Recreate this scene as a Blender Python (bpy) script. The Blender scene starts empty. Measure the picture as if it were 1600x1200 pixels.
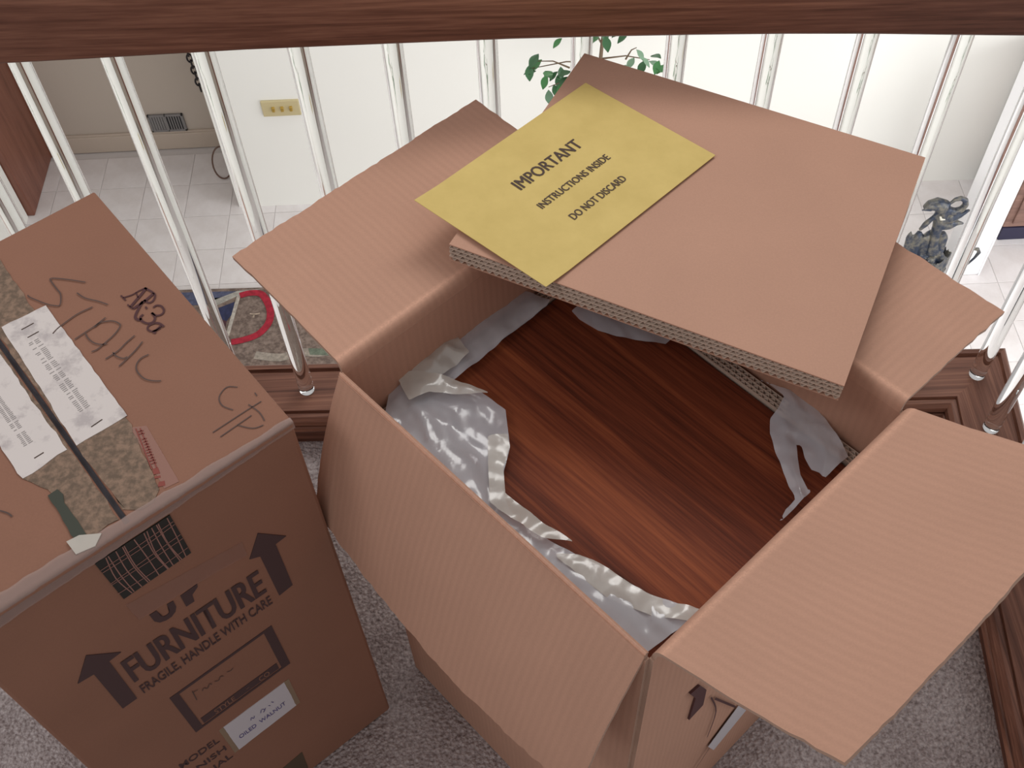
import bpy, bmesh, math, random
from mathutils import Vector, Matrix, noise
V = Vector
random.seed(7)
SC = bpy.context.scene
COL = SC.collection

# ---------------- camera ----------------
cd = bpy.data.cameras.new('camera')
cam = bpy.data.objects.new('camera', cd)
COL.objects.link(cam)
cd.sensor_width = 36.0
cd.lens = 39.593
cd.clip_start = 0.02
cam.matrix_world = Matrix(((0.998769, 0.049612, 0.0, 0.0),
                           (-0.040289, 0.811076, -0.583552, 0.0),
                           (-0.028951, 0.582833, 0.812076, 1.6),
                           (0, 0, 0, 1)))
SC.camera = cam

# ---------------- light ----------------
w = bpy.data.worlds.new('room_light'); SC.world = w
w.use_nodes = True
bg = w.node_tree.nodes['Background']
bg.inputs[0].default_value = (1.0, 0.97, 0.97, 1)
bg.inputs[1].default_value = 0.50

def area(name, loc, target, size, power, col=(1, 1, 1)):
    l = bpy.data.lights.new(name, 'AREA')
    l.shape = 'RECTANGLE'; l.size = size[0]; l.size_y = size[1]
    l.energy = power; l.color = col
    o = bpy.data.objects.new(name, l); COL.objects.link(o)
    o.location = loc
    o.rotation_euler = (V(target) - V(loc)).to_track_quat('-Z', 'Y').to_euler()
    return o
area('window_light', (-1.9, 0.1, 2.9), (0.2, 0.7, 0.6), (0.9, 0.7), 13, (1, 0.98, 1.0))
area('hall_window', (3.22, 1.75, -0.35), (0.0, 2.75, -0.7), (1.3, 1.3), 32, (0.97, 0.98, 1.0))
area('under_landing_fill', (0.85, 1.30, -0.62), (0.85, 2.8, -0.85), (2.8, 0.7), 18, (1.0, 0.99, 0.96))  # added fill, hidden below the landing, to brighten the white wall evenly
area('hall_ceiling_light', (0.6, 2.1, 2.6), (0.5, 2.5, -1.2), (1.6, 0.8), 27, (1.0, 0.99, 0.96))

SC.view_settings.view_transform = 'Standard'
SC.view_settings.look = 'None'
SC.view_settings.gamma = 1.0
SC.view_settings.use_curve_mapping = False
SC.view_settings.exposure = 0.0

# ---------------- helpers ----------------
def tag(o, label=None, cat=None, group=None, kind=None):
    if label: o['label'] = label
    if cat: o['category'] = cat
    if group: o['group'] = group
    if kind: o['kind'] = kind
    return o

def thing(name, label, cat, loc=(0, 0, 0), group=None, kind=None):
    o = bpy.data.objects.new(name, None); COL.objects.link(o)
    o.location = loc; o.empty_display_size = 0.05
    return tag(o, label, cat, group, kind)

def link(name, me, parent=None):
    o = bpy.data.objects.new(name, me); COL.objects.link(o)
    if parent is not None:
        o.parent = parent
        w_ = V((0, 0, 0)); p = parent
        while p is not None:
            w_ += p.location; p = p.parent
        o.location = -w_
    return o

def obj(name, verts, faces, m, parent=None, smooth=False, uvs=None):
    me = bpy.data.meshes.new(name)
    me.from_pydata([tuple(v) for v in verts], [], faces)
    if uvs is not None:
        ul = me.uv_layers.new(name='UVMap')
        for lp in me.loops:
            ul.data[lp.index].uv = uvs[lp.vertex_index]
    if smooth:
        for p in me.polygons: p.use_smooth = True
    if m: me.materials.append(m)
    me.update()
    return link(name, me, parent)

def bm_obj(name, bm, m, parent=None, smooth=False):
    bmesh.ops.recalc_face_normals(bm, faces=bm.faces)
    me = bpy.data.meshes.new(name); bm.to_mesh(me); bm.free()
    if smooth:
        for p in me.polygons: p.use_smooth = True
    if m: me.materials.append(m)
    return link(name, me, parent)

def bm_box(bm, lo, hi, bevel=0.0, mat=None):
    vs = [bm.verts.new(((lo[0], hi[0])[i], (lo[1], hi[1])[j], (lo[2], hi[2])[k])) for i in (0, 1) for j in (0, 1) for k in (0, 1)]
    fs = [bm.faces.new([vs[i] for i in f]) for f in ((0, 1, 3, 2), (4, 6, 7, 5), (0, 4, 5, 1), (2, 3, 7, 6), (0, 2, 6, 4), (1, 5, 7, 3))]
    if bevel:
        es = list({e for f in fs for e in f.edges})
        r = bmesh.ops.bevel(bm, geom=es, offset=bevel, segments=2, profile=0.5, affect='EDGES')
        vs = list({v for f in r['faces'] for v in f.verts} | {v for v in vs if v.is_valid})
    if mat is not None:
        bmesh.ops.transform(bm, matrix=mat, verts=vs)
    return vs

def box(name, lo, hi, m, parent=None, bevel=0.0, mat=None):
    bm = bmesh.new(); bm_box(bm, lo, hi, bevel, mat)
    return bm_obj(name, bm, m, parent)

def frame(o, ex, ey, ez):
    ex, ey, ez, o = V(ex), V(ey), V(ez), V(o)
    return Matrix(((ex.x, ey.x, ez.x, o.x), (ex.y, ey.y, ez.y, o.y), (ex.z, ey.z, ez.z, o.z), (0, 0, 0, 1)))

class Plane:                    # a surface things are printed or stuck on
    def __init__(s, o, ex, ey, n): s.o, s.ex, s.ey, s.n = V(o), V(ex).normalized(), V(ey).normalized(), V(n).normalized()
    def p(s, a, b, h=0.0): return s.o + s.ex * a + s.ey * b + s.n * h

def patch(name, pl, poly, m, parent, h0=0.0, h1=0.0005):     # thin stuck-on sheet with real thickness
    bm = bmesh.new()
    a = [bm.verts.new(pl.p(x, y, h0)) for x, y in poly]
    b = [bm.verts.new(pl.p(x, y, h1)) for x, y in poly]
    n = len(poly)
    bm.faces.new(b); bm.faces.new(a[::-1])
    for i in range(n): bm.faces.new((a[i], a[(i + 1) % n], b[(i + 1) % n], b[i]))
    bmesh.ops.triangulate(bm, faces=[f for f in bm.faces if len(f.verts) > 4])
    return bm_obj(name, bm, m, parent)

def strokes(name, pl, lines, wd, m, parent, h=0.0006):
    vs, fs = [], []
    for ln in lines:
        ww = wd
        if isinstance(ln, tuple) and isinstance(ln[0], (int, float)) is False and len(ln) == 2 and isinstance(ln[1], float):
            ln, ww = ln
        pts = []
        for i in range(len(ln) - 1):           # Catmull-Rom smoothing
            p0, p1, p2, p3 = (V(ln[max(i - 1, 0)]), V(ln[i]), V(ln[i + 1]), V(ln[min(i + 2, len(ln) - 1)]))
            for k in range(4):
                t = k / 4
                pts.append(0.5 * ((2 * p1) + (p2 - p0) * t + (2 * p0 - 5 * p1 + 4 * p2 - p3) * t * t + (3 * p1 - p0 - 3 * p2 + p3) * t ** 3))
        pts.append(V(ln[-1]))
        b = len(vs)
        for i, q in enumerate(pts):
            d = (pts[min(i + 1, len(pts) - 1)] - pts[max(i - 1, 0)])
            if d.length < 1e-9: d = V((1, 0))
            d.normalize(); nn = V((-d.y, d.x)) * ww * 0.5
            vs.append(pl.p(q.x + nn.x, q.y + nn.y, h)); vs.append(pl.p(q.x - nn.x, q.y - nn.y, h))
        for i in range(len(pts) - 1):
            fs.append((b + 2 * i, b + 2 * i + 1, b + 2 * i + 3, b + 2 * i + 2))
    return obj(name, vs, fs, m, parent)

def text(name, s, pl, a, b, cap, m, parent, h=0.0006, weight=0.0, spacing=1.0, shear=0.0, bold=0.0):
    """lettering whose baseline runs from a to b (surface coordinates) with the given capital height"""
    cu = bpy.data.curves.new(name, 'FONT'); cu.body = s; cu.offset = weight; cu.space_character = spacing
    cu.shear = shear; cu.resolution_u = 3
    tmp = bpy.data.objects.new(name, cu); COL.objects.link(tmp)
    dg = bpy.context.evaluated_depsgraph_get(); dg.update()
    me = bpy.data.meshes.new_from_object(tmp.evaluated_get(dg))
    bpy.data.objects.remove(tmp); bpy.data.curves.remove(cu)
    xs = [v.co.x for v in me.vertices]; ys = [v.co.y for v in me.vertices]
    x0, x1 = min(xs), max(xs); y1 = max(ys)
    a, b = V(a), V(b); d = b - a; L = d.length; d.normalize(); up = V((-d.y, d.x))
    for v in me.vertices:
        q = a + d * ((v.co.x - x0) / (x1 - x0) * L) + up * (v.co.y / y1 * cap)
        v.co = pl.p(q.x, q.y, h)
    me.materials.clear()
    if bold:                                   # heavier strokes: the letters printed again slightly aside
        bm = bmesh.new(); bm.from_mesh(me); g0 = bm.verts[:] + bm.edges[:] + bm.faces[:]
        for k, dx in enumerate((-bold, bold)):
            r = bmesh.ops.duplicate(bm, geom=g0)
            off = (pl.ex * d.x + pl.ey * d.y) * dx + pl.n * 0.00003 * (k + 1)
            for v in r['geom']:
                if isinstance(v, bmesh.types.BMVert): v.co += off
        bm.to_mesh(me); bm.free()
    me.materials.append(m); me.update()
    me.name = name
    return link(name, me, parent)

def sheet(name, P, nu, nv, th, m, parent, edge=None, smooth=True, L=1.0, Wd=1.0):
    """bent board: P(s,t) gives the visible side, thickness th goes away from it"""
    g = [[P(i / nu, j / nv) for j in range(nv + 1)] for i in range(nu + 1)]
    vs, uv = [], []
    back = []
    for i in range(nu + 1):
        for j in range(nv + 1):
            du = g[min(i + 1, nu)][j] - g[max(i - 1, 0)][j]; dv = g[i][min(j + 1, nv)] - g[i][max(j - 1, 0)]
            n = du.cross(dv).normalized()
            vs.append(g[i][j]); back.append(g[i][j] - n * th); uv.append((i / nu * L, j / nv * Wd))
    N = len(vs); vs += back; uv += uv
    ix = lambda i, j: i * (nv + 1) + j
    fs = []
    for i in range(nu):
        for j in range(nv):
            q = (ix(i, j), ix(i + 1, j), ix(i + 1, j + 1), ix(i, j + 1))
            fs.append(q); fs.append(tuple(N + k for k in q[::-1]))
    ne = len(fs)
    for i in range(nu):
        fs.append((ix(i, 0), N + ix(i, 0), N + ix(i + 1, 0), ix(i + 1, 0))); fs.append((ix(i + 1, nv), N + ix(i + 1, nv), N + ix(i, nv), ix(i, nv)))
    for j in range(nv):
        fs.append((ix(0, j + 1), N + ix(0, j + 1), N + ix(0, j), ix(0, j))); fs.append((ix(nu, j), N + ix(nu, j), N + ix(nu, j + 1), ix(nu, j + 1)))
    o = obj(name, vs, fs, m, parent, uvs=uv)
    me = o.data
    if edge: me.materials.append(edge)
    for k, p in enumerate(me.polygons):
        if k < ne: p.use_smooth = smooth
        elif edge: p.material_index = 1
    sh = me.attributes.new('sharp_edge', 'BOOLEAN', 'EDGE')
    side = {tuple(sorted(ek)) for p in me.polygons if p.index >= ne for ek in p.edge_keys}
    for e in me.edges:
        if tuple(sorted(e.vertices)) in side: sh.data[e.index].value = True
    return o

def tube(bm, pts, rad, seg=8, cap=True):
    pts = [V(p) for p in pts]; rr = rad if isinstance(rad, (list, tuple)) else [rad] * len(pts)
    rings = []
    t0 = (pts[1] - pts[0]).normalized()
    nrm = t0.orthogonal().normalized()
    for i, p in enumerate(pts):
        t = (pts[min(i + 1, len(pts) - 1)] - pts[max(i - 1, 0)])
        t = t.normalized() if t.length > 1e-9 else t0
        nrm = (nrm - t * nrm.dot(t)).normalized(); bn = t.cross(nrm)
        rings.append([bm.verts.new(p + (nrm * math.cos(2 * math.pi * k / seg) + bn * math.sin(2 * math.pi * k / seg)) * rr[i]) for k in range(seg)])
    for a, b in zip(rings, rings[1:]):
        for k in range(seg): bm.faces.new((a[k], a[(k + 1) % seg], b[(k + 1) % seg], b[k]))
    if cap:
        bm.faces.new(rings[0][::-1]); bm.faces.new(rings[-1])

# ---------------- materials ----------------
def mat(name):
    m = bpy.data.materials.new(name); m.use_nodes = True
    nt = m.node_tree; b = nt.nodes['Principled BSDF']
    return m, nt, b
def N(nt, t, **k):
    n = nt.nodes.new(t)
    for a, v in k.items(): setattr(n, a, v)
    return n
def plain(name, c, rough=0.6, metal=0.0, spec=0.5):
    m, nt, b = mat(name)
    b.inputs['Base Color'].default_value = (*c, 1); b.inputs['Roughness'].default_value = rough
    b.inputs['Metallic'].default_value = metal; b.inputs['Specular IOR Level'].default_value = spec
    return m
def ramp(nt, stops):
    r = N(nt, 'ShaderNodeValToRGB'); e = r.color_ramp.elements
    while len(e) < len(stops): e.new(0.5)
    for k, (p, c) in enumerate(stops): e[k].position = p; e[k].color = (*c, 1)
    return r
def coords(nt, kind='Object', scale=(1, 1, 1), rot=(0, 0, 0)):
    tc = N(nt, 'ShaderNodeTexCoord'); mp = N(nt, 'ShaderNodeMapping')
    mp.inputs['Scale'].default_value = scale; mp.inputs['Rotation'].default_value = rot
    nt.links.new(tc.outputs[kind], mp.inputs['Vector']); return mp.outputs['Vector']
def noise_n(nt, vec, sc, det=3, rough=0.5):
    n = N(nt, 'ShaderNodeTexNoise'); n.inputs['Scale'].default_value = sc; n.inputs['Detail'].default_value = det
    n.inputs['Roughness'].default_value = rough; nt.links.new(vec, n.inputs['Vector']); return n
def bump(nt, b, h, s, d=0.001):
    bp = N(nt, 'ShaderNodeBump'); bp.inputs['Strength'].default_value = s; bp.inputs['Distance'].default_value = d
    nt.links.new(h, bp.inputs['Height']); nt.links.new(bp.outputs[0], b.inputs['Normal'])
def mathn(nt, op, a, b_):
    n = N(nt, 'ShaderNodeMath', operation=op)
    for i, x in enumerate((a, b_)):
        if hasattr(x, 'default_value'): nt.links.new(x, n.inputs[i])
        else: n.inputs[i].default_value = x
    return n.outputs[0]

def cardboard(name, c, flutes=True, blotch=0.06, amp=0.05, period=0.0085, crease=0.0):
    m, nt, b = mat(name)
    o = coords(nt)
    n1 = noise_n(nt, o, 9, 4); n2 = noise_n(nt, o, 520, 2, 0.7)
    mix = mathn(nt, 'ADD', mathn(nt, 'MULTIPLY', n1.outputs[0], blotch * 2), mathn(nt, 'MULTIPLY', n2.outputs[0], 0.16))
    h = mathn(nt, 'MULTIPLY', n2.outputs[0], 0.25)
    if flutes:
        uv = coords(nt, 'UV')
        wv = N(nt, 'ShaderNodeTexWave', wave_type='BANDS', bands_direction='X')
        wv.inputs['Scale'].default_value = 0.314 / period; wv.inputs['Distortion'].default_value = 0.5
        wv.inputs['Detail'].default_value = 1; wv.inputs['Detail Scale'].default_value = 0.6
        nt.links.new(uv, wv.inputs['Vector'])
        nn = noise_n(nt, coords(nt, 'UV', (1, 0.25, 1)), 45, 2)
        wm = mathn(nt, 'MULTIPLY', wv.outputs['Fac'], nn.outputs[0])
        mix = mathn(nt, 'ADD', mix, mathn(nt, 'MULTIPLY', wm, amp))
        h = mathn(nt, 'ADD', h, mathn(nt, 'MULTIPLY', wm, 1.0))
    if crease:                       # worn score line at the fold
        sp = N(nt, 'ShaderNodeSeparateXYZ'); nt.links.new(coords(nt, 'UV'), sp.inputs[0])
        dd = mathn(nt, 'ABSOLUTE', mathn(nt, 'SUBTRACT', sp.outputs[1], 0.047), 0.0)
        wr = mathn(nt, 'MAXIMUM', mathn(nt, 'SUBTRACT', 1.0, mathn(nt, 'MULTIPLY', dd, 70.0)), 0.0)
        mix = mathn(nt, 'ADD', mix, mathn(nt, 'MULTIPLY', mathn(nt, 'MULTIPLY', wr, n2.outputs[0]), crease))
    base = 0.5 * blotch * 2 + 0.08 + (amp * 0.25 if flutes else 0)
    k = mathn(nt, 'ADD', mix, 1.0 - base)
    vm = N(nt, 'ShaderNodeVectorMath', operation='SCALE'); vm.inputs[0].default_value = c
    nt.links.new(k, vm.inputs['Scale']); nt.links.new(vm.outputs[0], b.inputs['Base Color'])
    b.inputs['Roughness'].default_value = 0.72; b.inputs['Specular IOR Level'].default_value = 0.25
    bump(nt, b, h, 0.35, 0.0006)
    return m

def wood(name, dark, mid, light, along, fine=90, rough=0.4, stretch=14.0, streak=6.0, contrast=1.0, coat=0.0, spec=0.5, rotz=0.0):
    """grain runs along the axis 'along' (x, y or z) of the object"""
    m, nt, b = mat(name)
    ax = {'x': 0, 'y': 1, 'z': 2}[along]
    s1 = [1, 1, 1]; s1[ax] = 1 / stretch
    o = coords(nt, 'Object', tuple(s1)) if not rotz else None
    if rotz:
        o1 = coords(nt, 'Object', (1, 1, 1), (0, 0, rotz)); mp = N(nt, 'ShaderNodeMapping'); mp.inputs['Scale'].default_value = tuple(s1)
        nt.links.new(o1, mp.inputs['Vector']); o = mp.outputs['Vector']
    a = noise_n(nt, o, streak * 4, 4, 0.6); f_ = noise_n(nt, o, fine * 4, 3, 0.7); a.inputs['Distortion'].default_value = 0.6
    x = mathn(nt, 'ADD', mathn(nt, 'MULTIPLY', a.outputs[0], 0.62), mathn(nt, 'MULTIPLY', f_.outputs[0], 0.38))
    r = ramp(nt, [(0.5 - 0.16 / contrast, dark), (0.5, mid), (0.5 + 0.16 / contrast, light)])
    nt.links.new(x, r.inputs[0]); nt.links.new(r.outputs[0], b.inputs['Base Color'])
    b.inputs['Roughness'].default_value = rough; b.inputs['Coat Weight'].default_value = coat; b.inputs['Coat Roughness'].default_value = 0.25
    b.inputs['Specular IOR Level'].default_value = spec
    bump(nt, b, f_.outputs[0], 0.25, 0.0006)
    return m

CARD = cardboard('kraft_board', (0.505, 0.285, 0.200), amp=0.09, blotch=0.08)
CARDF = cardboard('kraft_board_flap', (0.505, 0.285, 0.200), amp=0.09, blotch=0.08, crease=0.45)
CARD_IN = cardboard('kraft_board_pad', (0.495, 0.28, 0.197), flutes=False, blotch=0.07)
OLD = cardboard('aged_kraft_board', (0.275, 0.134, 0.088), flutes=False, blotch=0.10)
SEAMDK = plain('seam_shade', (0.085, 0.08, 0.09), 0.9)  # dark colour that paints the shadow in the top seam
EDGE = cardboard('board_edge', (0.42, 0.27, 0.20), flutes=False, blotch=0.3)
LINER = cardboard('corrugated_liner', (0.52, 0.40, 0.32), flutes=False, blotch=0.2)
FLUTE = cardboard('corrugated_flute', (0.46, 0.345, 0.275), flutes=False, blotch=0.2)
RAILW = wood('stained_oak_rail', (0.085, 0.032, 0.020), (0.185, 0.078, 0.050), (0.30, 0.14, 0.09), 'x', fine=70, stretch=60, streak=16, contrast=1.0, rough=0.5, spec=0.3)
RAILW_Y = wood('stained_oak_return', (0.085, 0.032, 0.020), (0.185, 0.078, 0.050), (0.30, 0.14, 0.09), 'y', fine=70, stretch=60, streak=16, contrast=1.0, rough=0.5, spec=0.3)
DOORW = wood('dark_door_wood', (0.13, 0.045, 0.028), (0.20, 0.075, 0.048), (0.24, 0.10, 0.065), 'z', fine=40, rough=0.4)
CHESTW = wood('brown_chest_wood', (0.12, 0.065, 0.05), (0.2, 0.11, 0.085), (0.28, 0.165, 0.13), 'x', fine=40, rough=0.5)

# ---- outlines in metres on their own surfaces ----
HW0 = [(-0.426, 0.7658), (-0.4457, 0.7709), (-0.4622, 0.7734), (-0.4605, 0.7681), (-0.4536, 0.7587), (-0.4481, 0.7509), (-0.4461, 0.7377), (-0.4504, 0.7365), (-0.4599, 0.7393), (-0.4711, 0.7451), (-0.4788, 0.7493), (-0.4817, 0.7524)]
HW1 = [(-0.432, 0.7521), (-0.4228, 0.7449), (-0.4084, 0.7396), (-0.398, 0.7346)]
HW2 = [(-0.4128, 0.7326), (-0.4258, 0.7248), (-0.4352, 0.7155), (-0.4424, 0.7074), (-0.4461, 0.7007)]
HW3 = [(-0.3974, 0.718), (-0.4062, 0.708), (-0.4147, 0.7001), (-0.4231, 0.6923)]
HW4 = [(-0.4059, 0.7065), (-0.4014, 0.7119), (-0.3906, 0.7133), (-0.3834, 0.71), (-0.381, 0.7057), (-0.3854, 0.6954), (-0.3934, 0.6849), (-0.3988, 0.6784), (-0.4038, 0.676)]
HW5 = [(-0.414, 0.6993), (-0.4101, 0.6928), (-0.4036, 0.6869), (-0.3966, 0.6844), (-0.3901, 0.6847)]
HW6 = [(-0.3648, 0.6934), (-0.3717, 0.6849), (-0.3778, 0.6757), (-0.3886, 0.6662)]
HW7 = [(-0.3829, 0.674), (-0.3788, 0.669), (-0.3718, 0.6658), (-0.3678, 0.6676)]
HW8 = [(-0.3559, 0.6853), (-0.3614, 0.6747), (-0.3684, 0.6643), (-0.3741, 0.6566)]
HW9 = [(-0.3475, 0.6691), (-0.3544, 0.6648), (-0.3575, 0.6569), (-0.3552, 0.6488), (-0.3476, 0.6404), (-0.3386, 0.6372), (-0.3311, 0.6368)]
HW10 = [(-0.2577, 0.6253), (-0.2679, 0.6259), (-0.2738, 0.6151), (-0.2697, 0.605), (-0.2591, 0.5995)]
HW11 = [(-0.2408, 0.618), (-0.2384, 0.6142)]
HW12 = [(-0.2338, 0.6077), (-0.2487, 0.5965), (-0.2753, 0.5754)]
HW13 = [(-0.2414, 0.5924), (-0.2678, 0.5702)]
HW14 = [(-0.2455, 0.6048), (-0.2347, 0.5956), (-0.2288, 0.5856)]
HW15 = [(-0.2533, 0.5823), (-0.239, 0.5779), (-0.2294, 0.5809)]
HW16 = [(-0.4602, 0.5318), (-0.4526, 0.53), (-0.4484, 0.527)]
HW17 = [(-0.454, 0.5043), (-0.4463, 0.5012), (-0.4419, 0.4976)]
AR0 = [(-0.3631, 0.755), (-0.3698, 0.751), (-0.3758, 0.7463), (-0.3843, 0.7431)]
AR1 = [(-0.3871, 0.7463), (-0.3843, 0.7431), (-0.3809, 0.7393)]
AR2 = [(-0.3625, 0.755), (-0.3668, 0.7457), (-0.3707, 0.7386), (-0.375, 0.7302)]
AR3 = [(-0.3723, 0.749), (-0.369, 0.7422)]
AR4 = [(-0.3784, 0.734), (-0.375, 0.7302), (-0.3718, 0.7278)]
AR5 = [(-0.354, 0.747), (-0.3611, 0.738), (-0.367, 0.7326), (-0.3718, 0.7278)]
AR6 = [(-0.3647, 0.7544), (-0.3579, 0.7502), (-0.3526, 0.7448), (-0.3532, 0.7375), (-0.3573, 0.7348), (-0.3629, 0.7388)]
AR7 = [(-0.3638, 0.7374), (-0.3673, 0.724), (-0.3679, 0.7168), (-0.364, 0.713), (-0.3615, 0.715)]
AR8 = [(-0.3599, 0.7299), (-0.3578, 0.7269)]
AR9 = [(-0.3518, 0.728), (-0.3494, 0.7307), (-0.3443, 0.7297), (-0.3407, 0.7244), (-0.3417, 0.7194), (-0.347, 0.7176), (-0.3525, 0.7216)]
AR10 = [(-0.3525, 0.7216), (-0.3483, 0.7156), (-0.3492, 0.71), (-0.3544, 0.7082), (-0.3604, 0.7114), (-0.3629, 0.7165), (-0.3606, 0.7199)]
AR11 = [(-0.3473, 0.7084), (-0.3428, 0.7074), (-0.3377, 0.7029)]
AR12 = [(-0.3473, 0.7084), (-0.3529, 0.7053), (-0.3534, 0.7011), (-0.3496, 0.6981), (-0.3443, 0.6991), (-0.3404, 0.7024)]
AR13 = [(-0.3407, 0.7045), (-0.3444, 0.6998), (-0.3473, 0.6972), (-0.3444, 0.6956)]
LAB1 = [(-0.499, 0.7124), (-0.4605, 0.7378), (-0.3572, 0.5989), (-0.3984, 0.5682)]
LAB2 = [(-0.5479, 0.7501), (-0.4935, 0.6796), (-0.4064, 0.5646), (-0.4405, 0.5361), (-0.5645, 0.6903)]
LAB1TXT = [(-0.4534, 0.6674), (-0.4397, 0.6694), (-0.3878, 0.5903), (-0.3972, 0.5883)]
BAR1 = [(-0.3795, 0.5957), (-0.3884, 0.5878)]
BAR2 = [(-0.4271, 0.5626), (-0.4345, 0.5568)]
BARa = [(-0.4678, 0.7154), (-0.4783, 0.7076)]
BARb = [(-0.4605, 0.7044), (-0.4701, 0.6973)]
TXT1rows = [(-0.4578, 0.6965), (-0.4635, 0.692), (-0.3935, 0.613), (-0.4004, 0.6062)]
TXT2rows = [(-0.4827, 0.6319), (-0.4882, 0.6268), (-0.4395, 0.576), (-0.4451, 0.5719)]
STRIP1 = [(-0.5933, 0.9068), (-0.5222, 0.807), (-0.4786, 0.7414), (-0.3572, 0.5953), (-0.316, 0.5178), (-0.3192, 0.505), (-0.3282, 0.4978), (-0.3463, 0.4988), (-0.36, 0.5138), (-0.4037, 0.5686), (-0.4989, 0.7036), (-0.6016, 0.8321)]
STRIP2 = [(-0.4064, 0.5646), (-0.3629, 0.5139), (-0.3533, 0.5005), (-0.3563, 0.4848), (-0.3669, 0.473), (-0.3766, 0.4748), (-0.4157, 0.5235), (-0.4405, 0.5361)]
SEAM = [(-0.5543, 0.7759), (-0.4981, 0.7004), (-0.4033, 0.5665), (-0.3738, 0.5277), (-0.3503, 0.4991), (-0.3562, 0.4975), (-0.3795, 0.528), (-0.4098, 0.5668), (-0.494, 0.682), (-0.549, 0.7543)]
TORN = [(-0.4143, 0.5169), (-0.407, 0.523), (-0.3731, 0.4764), (-0.3753, 0.4673), (-0.3803, 0.4706)]
BLOB = [(-0.3883, 0.4692), (-0.3783, 0.4748), (-0.3591, 0.4756), (-0.3625, 0.4635), (-0.3777, 0.4564)]
STAMP = [(-0.3498, 0.5829), (-0.3436, 0.5845), (-0.321, 0.5397), (-0.3167, 0.5321), (-0.3101, 0.522), (-0.319, 0.5189), (-0.3282, 0.5389)]
PINKTAPE = [(-0.3524, 0.5856), (-0.3375, 0.5867), (-0.2994, 0.525), (-0.3117, 0.5185)]
EDGET = [(-0.4347, 0.4187), (-0.3873, 0.4497), (-0.3135, 0.5047), (-0.246, 0.5607), (-0.2046, 0.5897)]
PLAID = [(-0.2062, -0.0166), (-0.185, -0.018), (-0.1341, -0.0179), (-0.1347, -0.0898), (-0.208, -0.0932)]
ARROW1 = [(-0.2615, -0.1379), (-0.236, -0.1696), (-0.2495, -0.1708), (-0.2515, -0.2656), (-0.2681, -0.2658), (-0.2672, -0.1748), (-0.2832, -0.1724)]
ARROW2 = [(-0.0705, -0.1291), (-0.0456, -0.1648), (-0.0588, -0.1661), (-0.0593, -0.2589), (-0.0769, -0.2614), (-0.0778, -0.169), (-0.0886, -0.1619)]
UP = [(-0.195, -0.1408), (-0.1702, -0.1603), (-0.1927, -0.1672), (-0.1726, -0.1765)]
UPc = [(-0.1938, -0.1372), (-0.1944, -0.1646), (-0.1743, -0.1706), (-0.1725, -0.1432), (-0.1617, -0.1462), (-0.1462, -0.1572), (-0.1633, -0.1684)]
FURN = [(-0.2431, -0.2326), (-0.0876, -0.2389), (-0.2421, -0.1864), (-0.0875, -0.1856)]
FRAG = [(-0.2433, -0.2651), (-0.0866, -0.267), (-0.242, -0.2471), (-0.0863, -0.2473)]
FRAME = [(-0.2277, -0.3075), (-0.1039, -0.3101), (-0.0955, -0.4157), (-0.2239, -0.415)]
FRAMEbar = [(-0.2203, -0.3926), (-0.1048, -0.3869), (-0.1033, -0.4032), (-0.2197, -0.4075)]
STYLE = [(-0.1972, -0.4024), (-0.1726, -0.4016)]
COLOR = [(-0.1381, -0.3955), (-0.1248, -0.3963)]
STICK = [(-0.2004, -0.4506), (-0.1153, -0.4507), (-0.1145, -0.5259), (-0.1996, -0.5305)]
OILED = [(-0.1916, -0.5043), (-0.1247, -0.504), (-0.1908, -0.4934)]
MODEL = [(-0.264, -0.4741), (-0.2151, -0.4769), (-0.2643, -0.4618), (-0.2144, -0.4599)]
FINI = [(-0.2512, -0.5076), (-0.2128, -0.507), (-0.2123, -0.4936)]
SER = [(-0.2433, -0.539), (-0.2106, -0.5348), (-0.2096, -0.5191)]
HAND = [(-0.2044, -0.3229), (-0.2066, -0.3562), (-0.2067, -0.3372), (-0.1964, -0.3412), (-0.1842, -0.3391), (-0.1723, -0.3455), (-0.1648, -0.3397), (-0.1469, -0.3466)]
DARKP = [(-0.1745, -0.6704), (-0.1368, -0.6656), (-0.1398, -0.7261), (-0.1658, -0.7404)]
BOTCORN = [(0.0002, -0.7303), (-0.3308, -0.0995), (-0.3323, -0.3356), (-0.1317, -0.7616)]
ARROW3 = [(0.0806, -0.2066), (0.1067, -0.2675), (0.1068, -0.3293), (0.0857, -0.3128), (0.0862, -0.2555), (0.0699, -0.2149)]
ARW3 = [(0.0878, -0.2175), (0.1042, -0.2594), (0.1072, -0.3082), (0.0856, -0.3114), (0.0865, -0.2502), (0.073, -0.2131)]
LINE3 = [(0.1304, -0.3331), (0.1937, -0.4817), (0.1437, -0.4871), (0.1734, -0.5331)]
STK3 = [(0.2023, -0.4945), (0.2319, -0.567), (0.1757, -0.6043), (0.156, -0.5493)]
PAP = [(0.0, 0.0), (0.266, -0.0), (0.2616, -0.1748), (-0.003, -0.1709)]
IMP = [(0.083, -0.0641), (0.1799, -0.0672), (0.0864, -0.05)]
INS = [(0.0782, -0.0987), (0.1845, -0.0998), (0.0802, -0.0901)]
DND = [(0.0878, -0.1316), (0.171, -0.1323), (0.0905, -0.1223)]
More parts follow.
